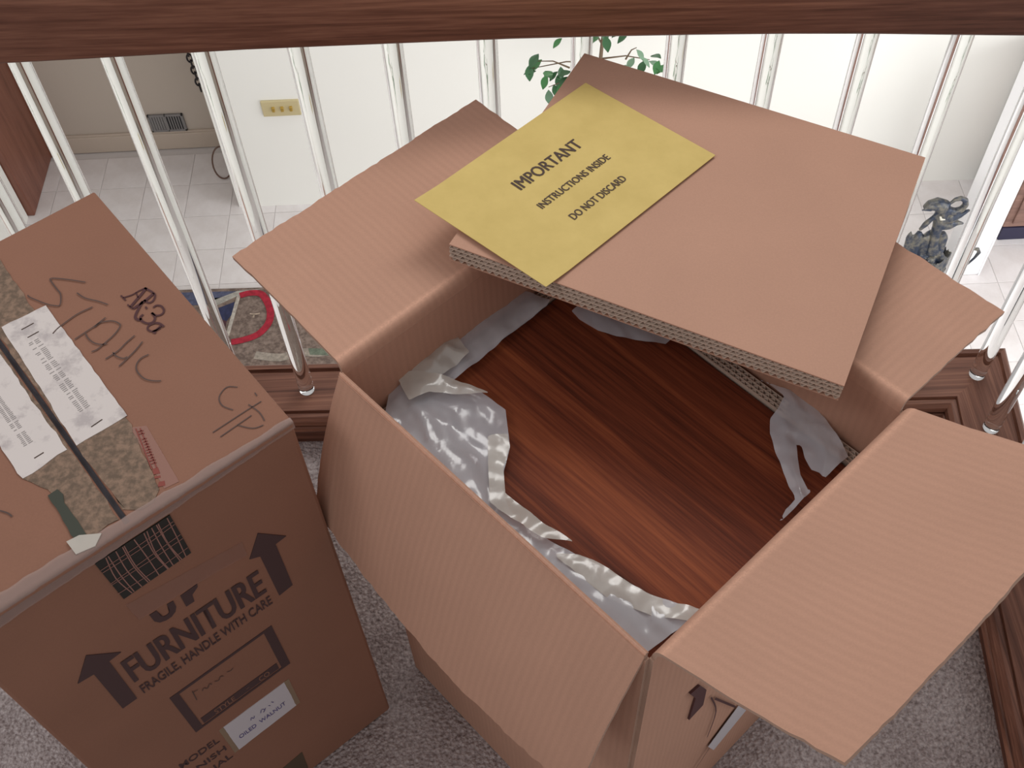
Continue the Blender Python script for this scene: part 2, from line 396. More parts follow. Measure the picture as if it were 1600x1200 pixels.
PLA = [(-0.1243, 0.6954), (-0.1059, 0.7134), (-0.0844, 0.7205), (-0.0722, 0.7385), (-0.0515, 0.7633), (-0.0337, 0.789), (-0.0159, 0.8015), (0.0052, 0.8047), (0.0395, 0.7915), (0.0356, 0.7827), (0.0032, 0.7554), (-0.0179, 0.7351), (-0.0421, 0.7111), (-0.0691, 0.6879), (-0.0771, 0.6802), (-0.0625, 0.6793), (-0.0331, 0.6678), (-0.0078, 0.644), (-0.005, 0.5979), (-0.0124, 0.5688), (-0.0143, 0.5509), (-0.0089, 0.5295), (0.0025, 0.513), (0.0285, 0.4933), (0.0542, 0.4766), (0.0711, 0.4665), (0.0902, 0.4506), (0.1118, 0.4349), (0.1392, 0.4228), (0.1612, 0.4154)]
PLB = [(0.2458, 0.6685), (0.2607, 0.6595), (0.274, 0.6428), (0.2648, 0.6276), (0.2552, 0.6166), (0.2513, 0.5978), (0.253, 0.579), (0.2559, 0.5605), (0.2594, 0.5388), (0.2635, 0.5245), (0.2526, 0.5147), (0.2441, 0.5015), (0.2394, 0.4882)]
PLBo = [(0.3354, 0.569), (0.3101, 0.6133), (0.2935, 0.6432)]
HOLE = [(0.2752, 0.5873), (0.2797, 0.5811), (0.2801, 0.57), (0.2847, 0.5552), (0.2913, 0.5512), (0.2944, 0.5453), (0.2915, 0.5369), (0.2841, 0.5303), (0.2768, 0.5336), (0.2723, 0.5487), (0.2732, 0.5631)]
PLC = [(0.0678, 0.7672), (0.0752, 0.7552), (0.0943, 0.7383), (0.1236, 0.7261), (0.1631, 0.7177), (0.1783, 0.7313), (0.1074, 0.7709)]
FOLD1 = [(-0.1228, 0.6895), (-0.1167, 0.6826), (-0.1044, 0.6538), (-0.0843, 0.6637), (-0.0536, 0.6579), (-0.0229, 0.6576), (-0.0625, 0.6801), (-0.0923, 0.6893)]
FOLD2 = [(-0.0263, 0.6081), (-0.0071, 0.6108), (-0.0051, 0.5956), (-0.0123, 0.571), (-0.0115, 0.5423), (0.0142, 0.5171), (0.0353, 0.4963), (0.0542, 0.4766), (0.0711, 0.4665), (0.003, 0.4981), (-0.0265, 0.5333), (-0.0271, 0.5791)]

SPEAKW = wood('oiled_walnut', (0.050, 0.012, 0.007), (0.160, 0.037, 0.016), (0.30, 0.080, 0.030), 'x', fine=70, rough=0.55, stretch=30, streak=9, contrast=0.95, rotz=math.radians(48.9), spec=0.15)

def carpet_mat():
    m, nt, b = mat('berber_carpet'); o = coords(nt)
    d = N(nt, 'ShaderNodeTexVoronoi'); d.inputs['Scale'].default_value = 190; nt.links.new(o, d.inputs['Vector'])
    n = noise_n(nt, o, 150, 2, 0.7); n2 = noise_n(nt, o, 12, 2)
    x = mathn(nt, 'ADD', mathn(nt, 'MULTIPLY', n.outputs[0], 0.75), mathn(nt, 'MULTIPLY', n2.outputs[0], 0.25))
    r = ramp(nt, [(0.36, (0.28, 0.225, 0.215)), (0.50, (0.47, 0.405, 0.395)), (0.64, (0.64, 0.57, 0.56))])
    nt.links.new(x, r.inputs[0])
    mx = N(nt, 'ShaderNodeMixRGB', blend_type='MULTIPLY'); mx.inputs[0].default_value = 0.5
    r2 = ramp(nt, [(0.0, (1, 1, 1)), (0.75, (0.6, 0.57, 0.57))]); nt.links.new(d.outputs['Distance'], r2.inputs[0])
    r2.color_ramp.elements[1].position = 0.7
    nt.links.new(r.outputs[0], mx.inputs[1]); nt.links.new(r2.outputs[0], mx.inputs[2]); nt.links.new(mx.outputs[0], b.inputs['Base Color'])
    b.inputs['Roughness'].default_value = 0.95; b.inputs['Specular IOR Level'].default_value = 0.1
    bp = mathn(nt, 'SUBTRACT', n.outputs[0], d.outputs['Distance']); bump(nt, b, bp, 0.8, 0.004)
    return m
CARPET = carpet_mat()

def glass_mat():
    m, nt, b = mat('clear_acrylic')
    b.inputs['Base Color'].default_value = (0.97, 0.985, 0.98, 1); b.inputs['Roughness'].default_value = 0.01
    b.inputs['IOR'].default_value = 1.49; b.inputs['Transmission Weight'].default_value = 1.0
    return m
GLASS = glass_mat()

def film(name, c, opac, rough=0.14):
    m, nt, b = mat(name)
    b.inputs['Base Color'].default_value = (*c, 1); b.inputs['Roughness'].default_value = rough
    b.inputs['Specular IOR Level'].default_value = 0.9; b.inputs['Alpha'].default_value = opac
    b.inputs['Coat Weight'].default_value = 0.4; b.inputs['Coat Roughness'].default_value = 0.10
    return m
FILM = film('polythene_film', (0.66, 0.66, 0.70), 0.62, 0.17)
FILM2 = film('folded_polythene', (0.62, 0.58, 0.52), 0.68, 0.2)
TAPE = film('clear_packing_tape', (0.42, 0.29, 0.25), 0.42, 0.22)
WALLM = plain('white_wall_paint', (0.86, 0.86, 0.82), 0.7)
WALLL = plain('taupe_shaded_wall', (0.50, 0.435, 0.375), 0.75)  # wall colour taken down to grey-brown to carry the recess's shade
TRIMM = plain('cream_trim_paint', (0.50, 0.42, 0.35), 0.6)
TRIMW = plain('white_trim_paint', (0.9, 0.9, 0.92), 0.5)
INK = plain('print_ink', (0.065, 0.032, 0.032), 0.7)
INKB = plain('dark_brown_ink', (0.05, 0.022, 0.012), 0.6)
PEN = plain('pencil_mark', (0.085, 0.05, 0.042), 0.6)
MARU = plain('maroon_ink', (0.07, 0.018, 0.02), 0.6)
BLUEINK = plain('blue_stamp_ink', (0.10, 0.08, 0.25), 0.6)
GREYINK = plain('faded_ink', (0.30, 0.27, 0.26), 0.7)
REDINK = plain('red_stamp_ink', (0.24, 0.05, 0.035), 0.6)

def mottled(name, c1, c2, sc, rough=0.8, lo=0.4, hi=0.62, b_=0.3):
    m, nt, b = mat(name); n = noise_n(nt, coords(nt), sc, 5, 0.65)
    r = ramp(nt, [(lo, c1), (hi, c2)]); nt.links.new(n.outputs[0], r.inputs[0]); nt.links.new(r.outputs[0], b.inputs['Base Color'])
    b.inputs['Roughness'].default_value = rough; bump(nt, b, n.outputs[0], b_, 0.001)
    return m
KRAFTTAPE = mottled('dirty_kraft_tape', (0.14, 0.095, 0.065), (0.27, 0.175, 0.12), 130)
LABELP = mottled('worn_label_paper', (0.47, 0.42, 0.41), (0.66, 0.60, 0.57), 38, 0.7, 0.35, 0.5, 0.1)
STICKP = plain('white_sticker_paper', (0.58, 0.55, 0.58), 0.6)
YELLOW = mottled('manila_paper', (0.60, 0.44, 0.13), (0.66, 0.49, 0.155), 25, 0.65, 0.35, 0.65, 0.05)
BRONZE = mottled('green_bronze', (0.025, 0.035, 0.06), (0.15, 0.14, 0.115), 45, 0.4, 0.42, 0.62)
BRONZE.node_tree.nodes['Principled BSDF'].inputs['Metallic'].default_value = 0.35

# ================= SETTING =================
# upper landing: carpeted slab that ends under the railing
RY0, RYAW, RX0, RSP = 1.1117, -0.0334, -0.673, 0.11065
ex = V((math.cos(RYAW), math.sin(RYAW), 0)); ey = V((-math.sin(RYAW), math.cos(RYAW), 0))
def rail_pt(s, d, z): return V((RX0, RY0, z)) + ex * s + ey * d
def prism(name, poly, z0, z1, m, parent=None):
    bm = bmesh.new()
    a = [bm.verts.new((x, y, z0)) for x, y in poly]; b = [bm.verts.new((x, y, z1)) for x, y in poly]
    bm.faces.new(b); bm.faces.new(a[::-1])
    for i in range(len(poly)): bm.faces.new((a[i], a[(i + 1) % len(poly)], b[(i + 1) % len(poly)], b[i]))
    return bm_obj(name, bm, m, parent)
tag(prism('floor', [(-2.2, -1.6), (0.50, -1.6), (0.79, 1.10), (-2.2, 1.20)], -0.25, 0.0, CARPET), 'grey speckled looped carpet of the landing under the boxes', kind='structure')

# lower room: tiled floor
TILE = mottled('pale_stone_tile', (0.66, 0.62, 0.61), (0.76, 0.73, 0.73), 9, 0.28, 0.35, 0.65, 0.05)
GROUT = plain('tile_grout', (0.60, 0.57, 0.56), 0.9)
lf = box('floor', (-2.6, 1.25, -1.30), (3.4, 3.35, -1.2025), GROUT); tag(lf, 'pale tiled floor of the room below the railing', kind='structure')
ts = 0.158
tm = None
for i in range(25):
    for j in range(11):
        x, y = -1.66 + i * ts, 1.45 + j * ts
        if y > 3.1 or x > 2.2: continue
        if tm is None:
            t = box('tile', (-ts / 2 + 0.0008, -ts / 2 + 0.0008, -0.008), (ts / 2 - 0.0008, ts / 2 - 0.0008, 0), TILE, None, 0.001)
            tm = t.data
        else:
            t = bpy.data.objects.new('tile', tm); COL.objects.link(t)
        t.parent = lf; t.location = (x, y, -1.2 + random.uniform(-0.0003, 0.0003))

wl = box('wall_back', (-1.80, 3.155, -1.21), (-0.85, 3.30, 1.3), WALLL); tag(wl, 'taupe wall, recess shade in its colour, with floor vent behind the railing', kind='structure')
wm = prism('wall_front', [(-0.918, 2.83), (2.3, 2.775), (2.3, 3.2), (-0.918, 3.2)], -1.21, 1.3, WALLM); tag(wm, 'bright white wall behind the acrylic balusters', kind='structure')
lw = box('wall_left', (-1.80, 1.3, -1.21), (-1.655, 2.83, 1.3), WALLM); tag(lw, 'white side wall at the far left beyond the railing', kind='structure')
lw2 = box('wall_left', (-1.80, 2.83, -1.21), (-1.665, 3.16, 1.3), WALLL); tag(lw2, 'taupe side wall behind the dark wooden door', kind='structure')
bm = bmesh.new(); bm_box(bm, (-1.66, 3.140, -1.2), (-0.945, 3.156, -1.128), 0.004); bm_box(bm, (-1.66, 3.146, -1.14), (-0.945, 3.156, -1.122), 0.003)
tag(bm_obj('baseboard_back', bm, TRIMM), 'cream baseboard along the taupe wall', kind='structure')
bm = bmesh.new()
bm_box(bm, (-1.668, 2.835, -1.2), (-1.632, 3.138, 0.85), 0.004)
dr = bm_obj('door_1', bm, DOORW); tag(dr, 'dark reddish wooden door at the far left behind the railing', kind='structure')
box('door_edge', (-1.636, 3.128, -1.2), (-1.626, 3.140, 0.85), DOORW, dr, 0.002)
cl = box('trim_1', (1.440, 2.355, -1.2), (1.526, 2.46, 1.1), TRIMW, None, 0.006); tag(cl, 'narrow white wall end at the far right beyond the balusters', kind='structure')
box('corner_bead', (1.5235, 2.352, -1.2), (1.5285, 2.36, 1.1), TRIMW, cl, 0.001)

# rest of the house around the photographer: side wall and wall behind, high ceiling
tag(box('wall_right', (3.3, 1.3, -1.3), (3.42, 3.3, 1.3), WALLM), 'white wall at the right of the lower room', kind='structure')

# ================= CHEST (right, lower room) =================
ch = thing('wooden_chest', 'brown wooden chest with dark plinth beyond the white wall end at far right', 'chest', (1.9, 2.6, -1.2))
box('body', (1.63, 2.505, -1.145), (2.25, 2.76, -0.62), CHESTW, ch, 0.004)
box('plinth', (1.63, 2.500, -1.2), (2.25, 2.755, -1.145), plain('navy_plinth', (0.02, 0.018, 0.05), 0.5), ch, 0.002)
box('top_board', (1.62, 2.49, -0.62), (2.26, 2.765, -0.595), CHESTW, ch, 0.004)
for k in range(3):
    box('drawer', (1.655, 2.498, -1.125 + k * 0.165), (2.225, 2.506, -0.975 + k * 0.165), CHESTW, ch, 0.003)

# ================= WALL FITTINGS =================
GR = plain('vent_grey', (0.22, 0.21, 0.21), 0.5); GRD = plain('vent_dark', (0.03, 0.03, 0.035), 0.7)
vt = thing('wall_vent', 'grey metal floor vent low on the taupe wall', 'vent', (-1.18, 3.15, -1.085))
bm = bmesh.new()
for lo, hi in (((-1.245, 3.146, -1.122), (-1.119, 3.154, -1.114)), ((-1.245, 3.146, -1.054), (-1.119, 3.154, -1.046)), ((-1.245, 3.146, -1.122), (-1.238, 3.154, -1.046)), ((-1.126, 3.146, -1.122), (-1.119, 3.154, -1.046)), ((-1.186, 3.146, -1.122), (-1.180, 3.154, -1.046))):
    bm_box(bm, lo, hi, 0.001)
bm_obj('vent_frame', bm, GR, vt)
box('backing', (-1.243, 3.1525, -1.12), (-1.121, 3.1545, -1.048), GRD, vt)
for k in range(6):
    s = box('slat', (-0.0022, -0.002, -0.031), (0.0022, 0.002, 0.031), GR, vt); s.location = V((-1.176 + 0.009 * k + 0.004, 3.1495, -1.084)) - vt.location
for k in range(6):
    s = box('slat', (-0.0036, -0.002, -0.031), (0.0036, 0.002, 0.031), GR, vt); s.location = V((-1.2335 + 0.009 * k, 3.1495, -1.084)) - vt.location

CREAM = plain('cream_plastic', (0.55, 0.47, 0.27), 0.4)
yp = 2.8235
sw = thing('switch_plate', 'cream switch plate with three brass toggles on the white wall', 'switch', (-0.687, yp, -0.767))
box('plate', (-0.748, yp - 0.006, -0.797), (-0.628, yp + 0.003, -0.737), CREAM, sw, 0.002)
for k in range(3):
    box('toggle', (-0.716 + 0.028 * k, yp - 0.014, -0.774), (-0.707 + 0.028 * k, yp - 0.004, -0.758), plain('brass', (0.60, 0.42, 0.10), 0.3, 0.6), sw, 0.001)

chn = thing('hanging_chain', 'dark chain hanging in front of the taupe wall near its corner', 'chain', (-1.018, 3.1, -0.85))
DK = plain('dark_iron', (0.04, 0.035, 0.04), 0.4, 0.6)
bm = bmesh.new()
lp = [V((0.0085 * math.cos(t), 0, 0.016 * math.sin(t))) for t in [2 * math.pi * k / 14 for k in range(15)]]
tube(bm, lp, 0.0032, 6, False); bmesh.ops.remove_doubles(bm, verts=bm.verts, dist=1e-5)
c0 = bm_obj('chain_link', bm, DK, chn, True)
for k in range(20):
    c = c0 if k == 0 else c0.copy()
    if k: COL.objects.link(c)
    c.location = V((-0.008 + 0.0008 * k, 0, 0.42 - 0.0245 * k)); c.rotation_euler = (0, 0, math.radians(20 + 90 * (k % 2)))

bm = bmesh.new(); pts = []
for k in range(29):
    a = 2 * math.pi * k / 24
    pts.append((-0.962 + 0.036 * math.cos(a) - 0.0006 * k, 2.80 - 0.0012 * k, -1.135 + 0.05 * math.sin(a)))
pts = [(-0.985 + 0.034 * math.cos(2 * math.pi * k / 24), 3.0 + 0.03 * math.sin(2 * math.pi * k / 24), -1.148 + 0.048 * math.sin(2 * math.pi * k / 24)) for k in range(25)]
tube(bm, pts, 0.003, 8, False)
tag(bm_obj('wire_ring', bm, plain('brown_cord', (0.13, 0.07, 0.05), 0.5), None, True), 'thin brown ring standing on tiles by the white wall corner', 'ring')

# ================= RUG (lower room) =================
RUGF = mottled('rug_taupe', (0.12, 0.085, 0.07), (0.24, 0.18, 0.15), 60, 0.95)
rug = thing('patterned_rug', 'oriental patterned rug with a red curve on the tiles beyond the railing', 'rug', (-0.8, 2.1, -1.2))
def rotbox(name, lo, hi, m, parent, bev=0.0): return box(name, lo, hi, m, parent, bev)
prism('field', [(-1.45, 2.462), (-0.10, 2.425), (-0.08, 1.45), (-1.45, 1.45)], -1.1995, -1.190, RUGF, rug)
RP = Plane((0, 0, -1.190), (1, 0, 0), (0, 1, 0), (0, 0, 1))
def rp(nm, poly, c, h=0.0012): patch(nm, RP, poly, mottled(nm + '_wool', tuple(x * 0.65 for x in c), c, 70, 0.95), rug, 0, h)
rp('border', [(-1.44, 2.45), (-0.86, 2.432), (-0.88, 2.41), (-0.952, 2.409), (-1.007, 2.382), (-1.44, 2.39)], (0.09, 0.10, 0.17))
rp('vine_motif', [(-1.0, 2.37), (-0.952, 2.400), (-0.882, 2.433), (-0.808, 2.437), (-0.877, 2.414), (-0.944, 2.376)], (0.42, 0.40, 0.36), 0.0016)
rp('flower_motif', [(-0.937, 2.364), (-0.887, 2.387), (-0.888, 2.34), (-0.905, 2.308), (-0.921, 2.316)], (0.03, 0.035, 0.09), 0.0018)
rp('leaf_motif', [(-0.925, 2.318), (-0.902, 2.335), (-0.906, 2.276), (-0.93, 2.25)], (0.08, 0.03, 0.04), 0.0014)
rp('stripe', [(-0.881, 2.416), (-0.870, 2.413), (-0.890, 2.246), (-0.901, 2.250)], (0.50, 0.45, 0.40), 0.0020)
def wool(nm, c): return mottled(nm + '_wool', tuple(x * 0.65 for x in c), c, 70, 0.95)
strokes('red_curve', RP, [[(-0.872, 2.412), (-0.840, 2.421), (-0.805, 2.416), (-0.782, 2.385), (-0.766, 2.340), (-0.768, 2.290), (-0.797, 2.247), (-0.840, 2.228), (-0.880, 2.220)]], 0.024, wool('red', (0.40, 0.018, 0.04)), rug, 0.0024)
strokes('cream_motif', RP, [[(-0.832, 2.334), (-0.815, 2.331), (-0.799, 2.333)], [(-0.818, 2.330), (-0.819, 2.317)]], 0.006, wool('cream', (0.46, 0.36, 0.28)), rug, 0.0018)
strokes('pale_band', RP, [[(-0.80, 2.165), (-0.72, 2.150), (-0.66, 2.168), (-0.60, 2.160), (-0.53, 2.170), (-0.46, 2.150)]], 0.030, wool('pale', (0.36, 0.31, 0.26)), rug, 0.0014)
rp('green_motif', [(-0.634, 2.181), (-0.588, 2.177), (-0.567, 2.149), (-0.627, 2.155)], (0.16, 0.19, 0.14), 0.0018)

# ================= ELEPHANT FIGURINE =================
el = thing('elephant_figurine', 'greenish bronze elephant figurine with curled raised trunk on a rocky base', 'figurine', (1.34, 2.34, -1.2))
def P2(l, y=2.335): return [(x, y, z) for x, z in l]
bm = bmesh.new()
tube(bm, P2([(1.252, -0.856), (1.265, -0.846), (1.287, -0.842), (1.310, -0.852), (1.326, -0.870)]), [0.008, 0.016, 0.021, 0.022, 0.014], 10)
tube(bm, P2([(1.300, -0.858), (1.330, -0.868), (1.350, -0.872), (1.366, -0.863), (1.372, -0.845), (1.366, -0.826), (1.350, -0.817), (1.334, -0.822), (1.326, -0.834), (1.320, -0.842)], 2.33), [0.016, 0.014, 0.012, 0.0105, 0.010, 0.009, 0.008, 0.0065, 0.005, 0.004], 9)
tube(bm, P2([(1.312, -0.86), (1.313, -0.90), (1.316, -0.94), (1.322, -1.007), (1.33, -1.05)]), [0.022, 0.020, 0.016, 0.018, 0.026], 9)
tube(bm, P2([(1.30, -0.875), (1.288, -0.896), (1.274, -0.920), (1.262, -0.945)], 2.33), [0.008, 0.007, 0.009, 0.005], 8)
tube(bm, P2([(1.271, -0.856), (1.242, -0.854)], 2.325), [0.005, 0.002], 6)
tube(bm, P2([(1.32, -0.91), (1.345, -0.900), (1.372, -0.888), (1.396, -0.874)], 2.335), [0.014, 0.020, 0.012, 0.003], 8)
tube(bm, P2([(1.325, -0.935), (1.350, -0.930), (1.375, -0.927), (1.393, -0.931)], 2.335), [0.016, 0.018, 0.008, 0.003], 8)
body_o = bm_obj('body', bm, BRONZE, el, True)
rm = body_o.modifiers.new('r', 'REMESH'); rm.mode = 'VOXEL'; rm.voxel_size = 0.0028; rm.use_smooth_shade = True
bm = bmesh.new()
for (x, y, r, h) in ((1.243, 2.34, 0.012, -0.965), (1.272, 2.34, 0.022, -0.962), (1.305, 2.345, 0.026, -0.975), (1.343, 2.34, 0.026, -0.970), (1.335, 2.33, 0.04, -1.06), (1.30, 2.35, 0.045, -1.10), (1.365, 2.35, 0.04, -1.12)):
    tube(bm, [(1.32 + (x - 1.32) * 0.6, y, -1.199), (1.32 + (x - 1.32) * 0.9, y, -1.06), (x, y, h - 0.02), (x, y, h)], [r * 1.3, r * 1.0, r * 0.75, r * 0.4], 8)
for v in bm.verts:
    if v.co.z > -1.19: v.co += noise.noise_vector(v.co * 40) * 0.008
rk = bm_obj('rocky_base', bm, BRONZE, el, False)
rm = rk.modifiers.new('r', 'REMESH'); rm.mode = 'VOXEL'; rm.voxel_size = 0.005; rm.use_smooth_shade = False
bm = bmesh.new()
tube(bm, [(1.36, 2.335, -1.12), (1.42, 2.335, -1.155), (1.457, 2.335, -1.131), (1.475, 2.335, -1.094), (1.482, 2.335, -1.067), (1.473, 2.335, -1.052), (1.459, 2.335, -1.050)], [0.006, 0.005, 0.003, 0.004, 0.006, 0.006, 0.004], 7)
bm_obj('curled_branch', bm, BRONZE, el, True)
bm = bmesh.new()
tube(bm, P2([(1.30, -0.872), (1.305, -0.884), (1.318, -0.886)], 2.312), [0.003, 0.004, 0.002], 6)
bm_obj('tusk', bm, plain('ivory', (0.6, 0.58, 0.5), 0.4), el, True)

# ================= FICUS =================
fx = thing('potted_ficus', 'leafy green ficus plant standing behind the railing against the white wall', 'plant', (0.30, 2.60, -1.2))
LEAFS = [plain('leaf_dark', (0.045, 0.13, 0.055), 0.35), plain('leaf_mid', (0.07, 0.24, 0.08), 0.35), plain('leaf_pale', (0.22, 0.36, 0.24), 0.4)]
bm = bmesh.new()
tube(bm, [(0.30, 2.60, -1.2), (0.30, 2.60, -1.19), (0.30, 2.60, -1.06), (0.30, 2.60, -1.03), (0.30, 2.60, -1.02)], [0.07, 0.075, 0.095, 0.1, 0.1], 24)
bm_obj('pot', bm, plain('terracotta', (0.35, 0.15, 0.09), 0.7), fx, True)
bm = bmesh.new()
tube(bm, [(0.30, 2.60, -1.03), (0.31, 2.61, -0.8), (0.29, 2.60, -0.6), (0.30, 2.61, -0.42), (0.31, 2.61, -0.25)], [0.010, 0.008, 0.007, 0.005, 0.003], 8)
bm_obj('trunk', bm, plain('bark', (0.16, 0.11, 0.07), 0.8), fx, True)
LL = [(0.11, 2.62, -0.466), (0.081, 2.62, -0.488), (0.101, 2.62, -0.508), (0.147, 2.62, -0.509), (0.172, 2.62, -0.505), (0.2, 2.62, -0.516), (0.128, 2.62, -0.527), (0.135, 2.62, -0.547), (0.169, 2.62, -0.569), (0.137, 2.62, -0.587), (0.163, 2.62, -0.521), (0.194, 2.62, -0.527), (0.169, 2.62, -0.557), (0.153, 2.62, -0.58), (0.119, 2.62, -0.492), (0.216, 2.62, -0.508), (0.207, 2.62, -0.54), (0.191, 2.62, -0.566)]
LR = [(0.399, 2.62, -0.446), (0.44, 2.62, -0.468), (0.398, 2.62, -0.494), (0.429, 2.62, -0.492), (0.466, 2.62, -0.486), (0.479, 2.62, -0.529), (0.443, 2.62, -0.516), (0.38, 2.62, -0.496), (0.487, 2.62, -0.51), (0.415, 2.62, -0.468), (0.458, 2.62, -0.509), (0.375, 2.62, -0.519)]
def leafmesh(m):
    vs, fs = [], []
    prof = [0, 0.55, 0.9, 1.0, 0.85, 0.5, 0.08]
    for i, w_ in enumerate(prof):
        x = i / 6
        for s in (-1, 0, 1): vs.append((x * 0.044, s * w_ * 0.0125, (0.003 if s == 0 else 0) * -1 + 0.004 * math.sin(x * 3)))
    for i in range(6):
        for s in (0, 1): fs.append((3 * i + s, 3 * i + s + 1, 3 * i + 4 + s, 3 * i + 3 + s))
    me = bpy.data.meshes.new('leaf'); me.from_pydata(vs, [], fs); me.materials.append(m)
    for p in me.polygons: p.use_smooth = True
    return me
lms = [leafmesh(m) for m in LEAFS]
rs = random.Random(3)
def leaf(p, pale, d=None):
    o = bpy.data.objects.new('leaf', lms[2 if pale and rs.random() < 0.6 else rs.choice((0, 0, 1))]); COL.objects.link(o)
    o.parent = fx; o.location = V(p) - fx.location + V((0, rs.uniform(-0.03, 0.03), 0))
    o.rotation_euler = (rs.uniform(0.5, 1.1), rs.uniform(-0.3, 0.3), rs.uniform(-0.5, 0.5) + (d if d is not None else math.pi))
    o.rotation_euler = (V((rs.uniform(-1, 0.2) if d is None else rs.uniform(-0.6, 0.8), -0.35, rs.uniform(-1.0, 0.25)))).to_track_quat('X', 'Z').to_euler()
    o.scale = (rs.uniform(0.8, 1.15),) * 3
for p in LL: leaf((p[0] + 0.012, p[1], p[2] + 0.012), False)
for p in LR: leaf(p, True, 0)
for k in range(60):
    a = rs.uniform(0, 6.28); r = rs.uniform(0.03, 0.17)
    z = rs.uniform(-0.40, 0.0); leaf((0.30 + r * math.cos(a), 2.61 + r * 0.5 * math.sin(a), z), False)
bm = bmesh.new()
for a, b in (((0.30, 2.61, -0.48), (0.10, 2.62, -0.50)), ((0.30, 2.61, -0.52), (0.15, 2.62, -0.57)), ((0.21, 2.615, -0.50), (0.115, 2.62, -0.475)), ((0.30, 2.61, -0.47), (0.44, 2.62, -0.49)), ((0.37, 2.615, -0.48), (0.40, 2.62, -0.445)), ((0.30, 2.61, -0.42), (0.20, 2.63, -0.25)), ((0.30, 2.61, -0.38), (0.42, 2.6, -0.2))):
    tube(bm, [a, ((V(a) + V(b)) / 2 + V((0, 0, 0.012))), b], [0.003, 0.002, 0.0012], 5)
bm_obj('branches', bm, bpy.data.materials['bark'], fx, True)

# ================= RAILING =================
rl = thing('stair_railing', 'dark stained wooden railing with clear acrylic balusters behind the boxes', 'railing', tuple(rail_pt(0.7, 0, 0)))
def extrude_profile(name, prof, path, m, parent, seg=1):
    """prof: (offset towards the viewer side, z); path: function(s)->(point, outward)"""
    vs, fs = [], []; n = len(prof)
    for q, nrm in path:
        for d, z in prof: vs.append(V((q.x, q.y, 0)) - nrm * d + V((0, 0, z)))
    for i in range(len(path) - 1):
        for k in range(n):
            a, b = i * n + k, i * n + (k + 1) % n
            fs.append((a, b, b + n, a + n))
    fs.append(tuple(range(n))[::-1]); fs.append(tuple((len(path) - 1) * n + k for k in range(n)))
    bm = bmesh.new(); bv = [bm.verts.new(v) for v in vs]
    for f in fs: bm.faces.new([bv[i] for i in f])
    return bm_obj(name, bm, m, parent)
PROF = [(0.050, -0.02), (0.050, 0.046), (0.0635, 0.048), (0.0655, 0.053), (0.062, 0.0575), (0.057, 0.0585), (0.057, 0.061), (0.060, 0.0625), (0.058, 0.070), (0.052, 0.0755), (0.0455, 0.0765), (0.0445, 0.0740), (0.0425, 0.0740), (0.0415, 0.0800),
        (-0.036, 0.080), (-0.038, 0.076), (-0.041, 0.076), (-0.043, 0.083), (-0.050, 0.084), (-0.054, 0.080), (-0.054, -0.02)]
# far run, mitred to the return run at the right
corner = rail_pt(1.442, 0, 0)
rd = V((-0.10, -1.0, 0)).normalized(); rn = V((1.0, -0.10, 0)).normalized()     # return run direction and its outer side
def run(p0, p1, nrm0, nrm1): return [(p0, nrm0), (p1, nrm1)]
mit = (ey + rn) ; mit = mit / mit.dot(ey)
mit2 = (ey + rn); mit2 = mit2 / mit2.dot(rn)
extrude_profile('base_rail', PROF, [(rail_pt(-0.9, 0, 0), ey), (corner, mit)], RAILW, rl)
extrude_profile('base_rail', PROF, [(corner, mit2), (corner + rd * 1.5, rn)], RAILW_Y, rl)
# balusters
bm = bmesh.new()
tube(bm, [(0, 0, 0.0805), (0, 0, 0.0812), (0, 0, 0.0825), (0, 0, 0.086), (0, 0, 0.30), (0, 0, 0.6), (0, 0, 0.80), (0, 0, 0.8035), (0, 0, 0.8045)], [0.0110, 0.0120, 0.0127, 0.0127, 0.0127, 0.0127, 0.0127, 0.0127, 0.0125], 28)
b0 = bm_obj('baluster', bm, GLASS, rl, True)
for p in b0.data.polygons:
    if len(p.vertices) > 4: p.use_smooth = False
spots = [rail_pt(k * RSP, 0, 0) for k in range(-5, 14)] + [corner + rd * (0.105 + 0.1106 * k) for k in range(5)]
METAL = plain('socket_ring', (0.25, 0.2, 0.18), 0.3, 0.5)
for i, q in enumerate(spots):
    o = b0 if i == 0 else b0.copy()
    if i: COL.objects.link(o)
    o.location = q - rl.location
# handrail with a slight bow
def hz(x):
    pts = [(-1.6, 0.785), (-0.56, 0.793), (-0.27, 0.803), (0.02, 0.807), (0.16, 0.8065), (0.30, 0.804), (0.45, 0.799), (0.59, 0.791), (0.9, 0.785)]
    for (a, b), (c, d) in zip(pts, pts[1:]):
        if x <= c: return b + (d - b) * (x - a) / (c - a)
    return pts[-1][1]
def handrail(name, p0, p1, nrm, m, hz_):
    vs, fs = [], []; K = 24
    prof = [(0.044, 0.004), (0.048, 0.008), (0.048, 0.092), (0.040, 0.100), (-0.040, 0.100), (-0.048, 0.092), (-0.048, 0.008), (-0.044, 0.004)]
    prof = [(0.0455, 0.0), (0.048, 0.003), (0.048, 0.092), (0.040, 0.100), (-0.040, 0.100), (-0.048, 0.092), (-0.048, 0.003), (-0.0455, 0.0)]
    n = len(prof)
    for i in range(K + 1):
        q = p0.lerp(p1, i / K)
        for d, z in prof: vs.append(q - nrm * d + V((0, 0, hz_(q) + z)))
    for i in range(K):
        for k in range(n):
            a, b = i * n + k, i * n + (k + 1) % n
            fs.append((a, b, b + n, a + n))
    fs.append(tuple(range(n))[::-1]); fs.append(tuple(K * n + k for k in range(n)))
    bm = bmesh.new(); bv = [bm.verts.new(v) for v in vs]
    for f in fs: bm.faces.new([bv[i] for i in f])
    return bm_obj(name, bm, m, parent=rl)
handrail('handrail', rail_pt(-0.9, 0, 0), rail_pt(1.49, 0, 0), ey, RAILW, lambda q: hz(q.x) - 0.001)
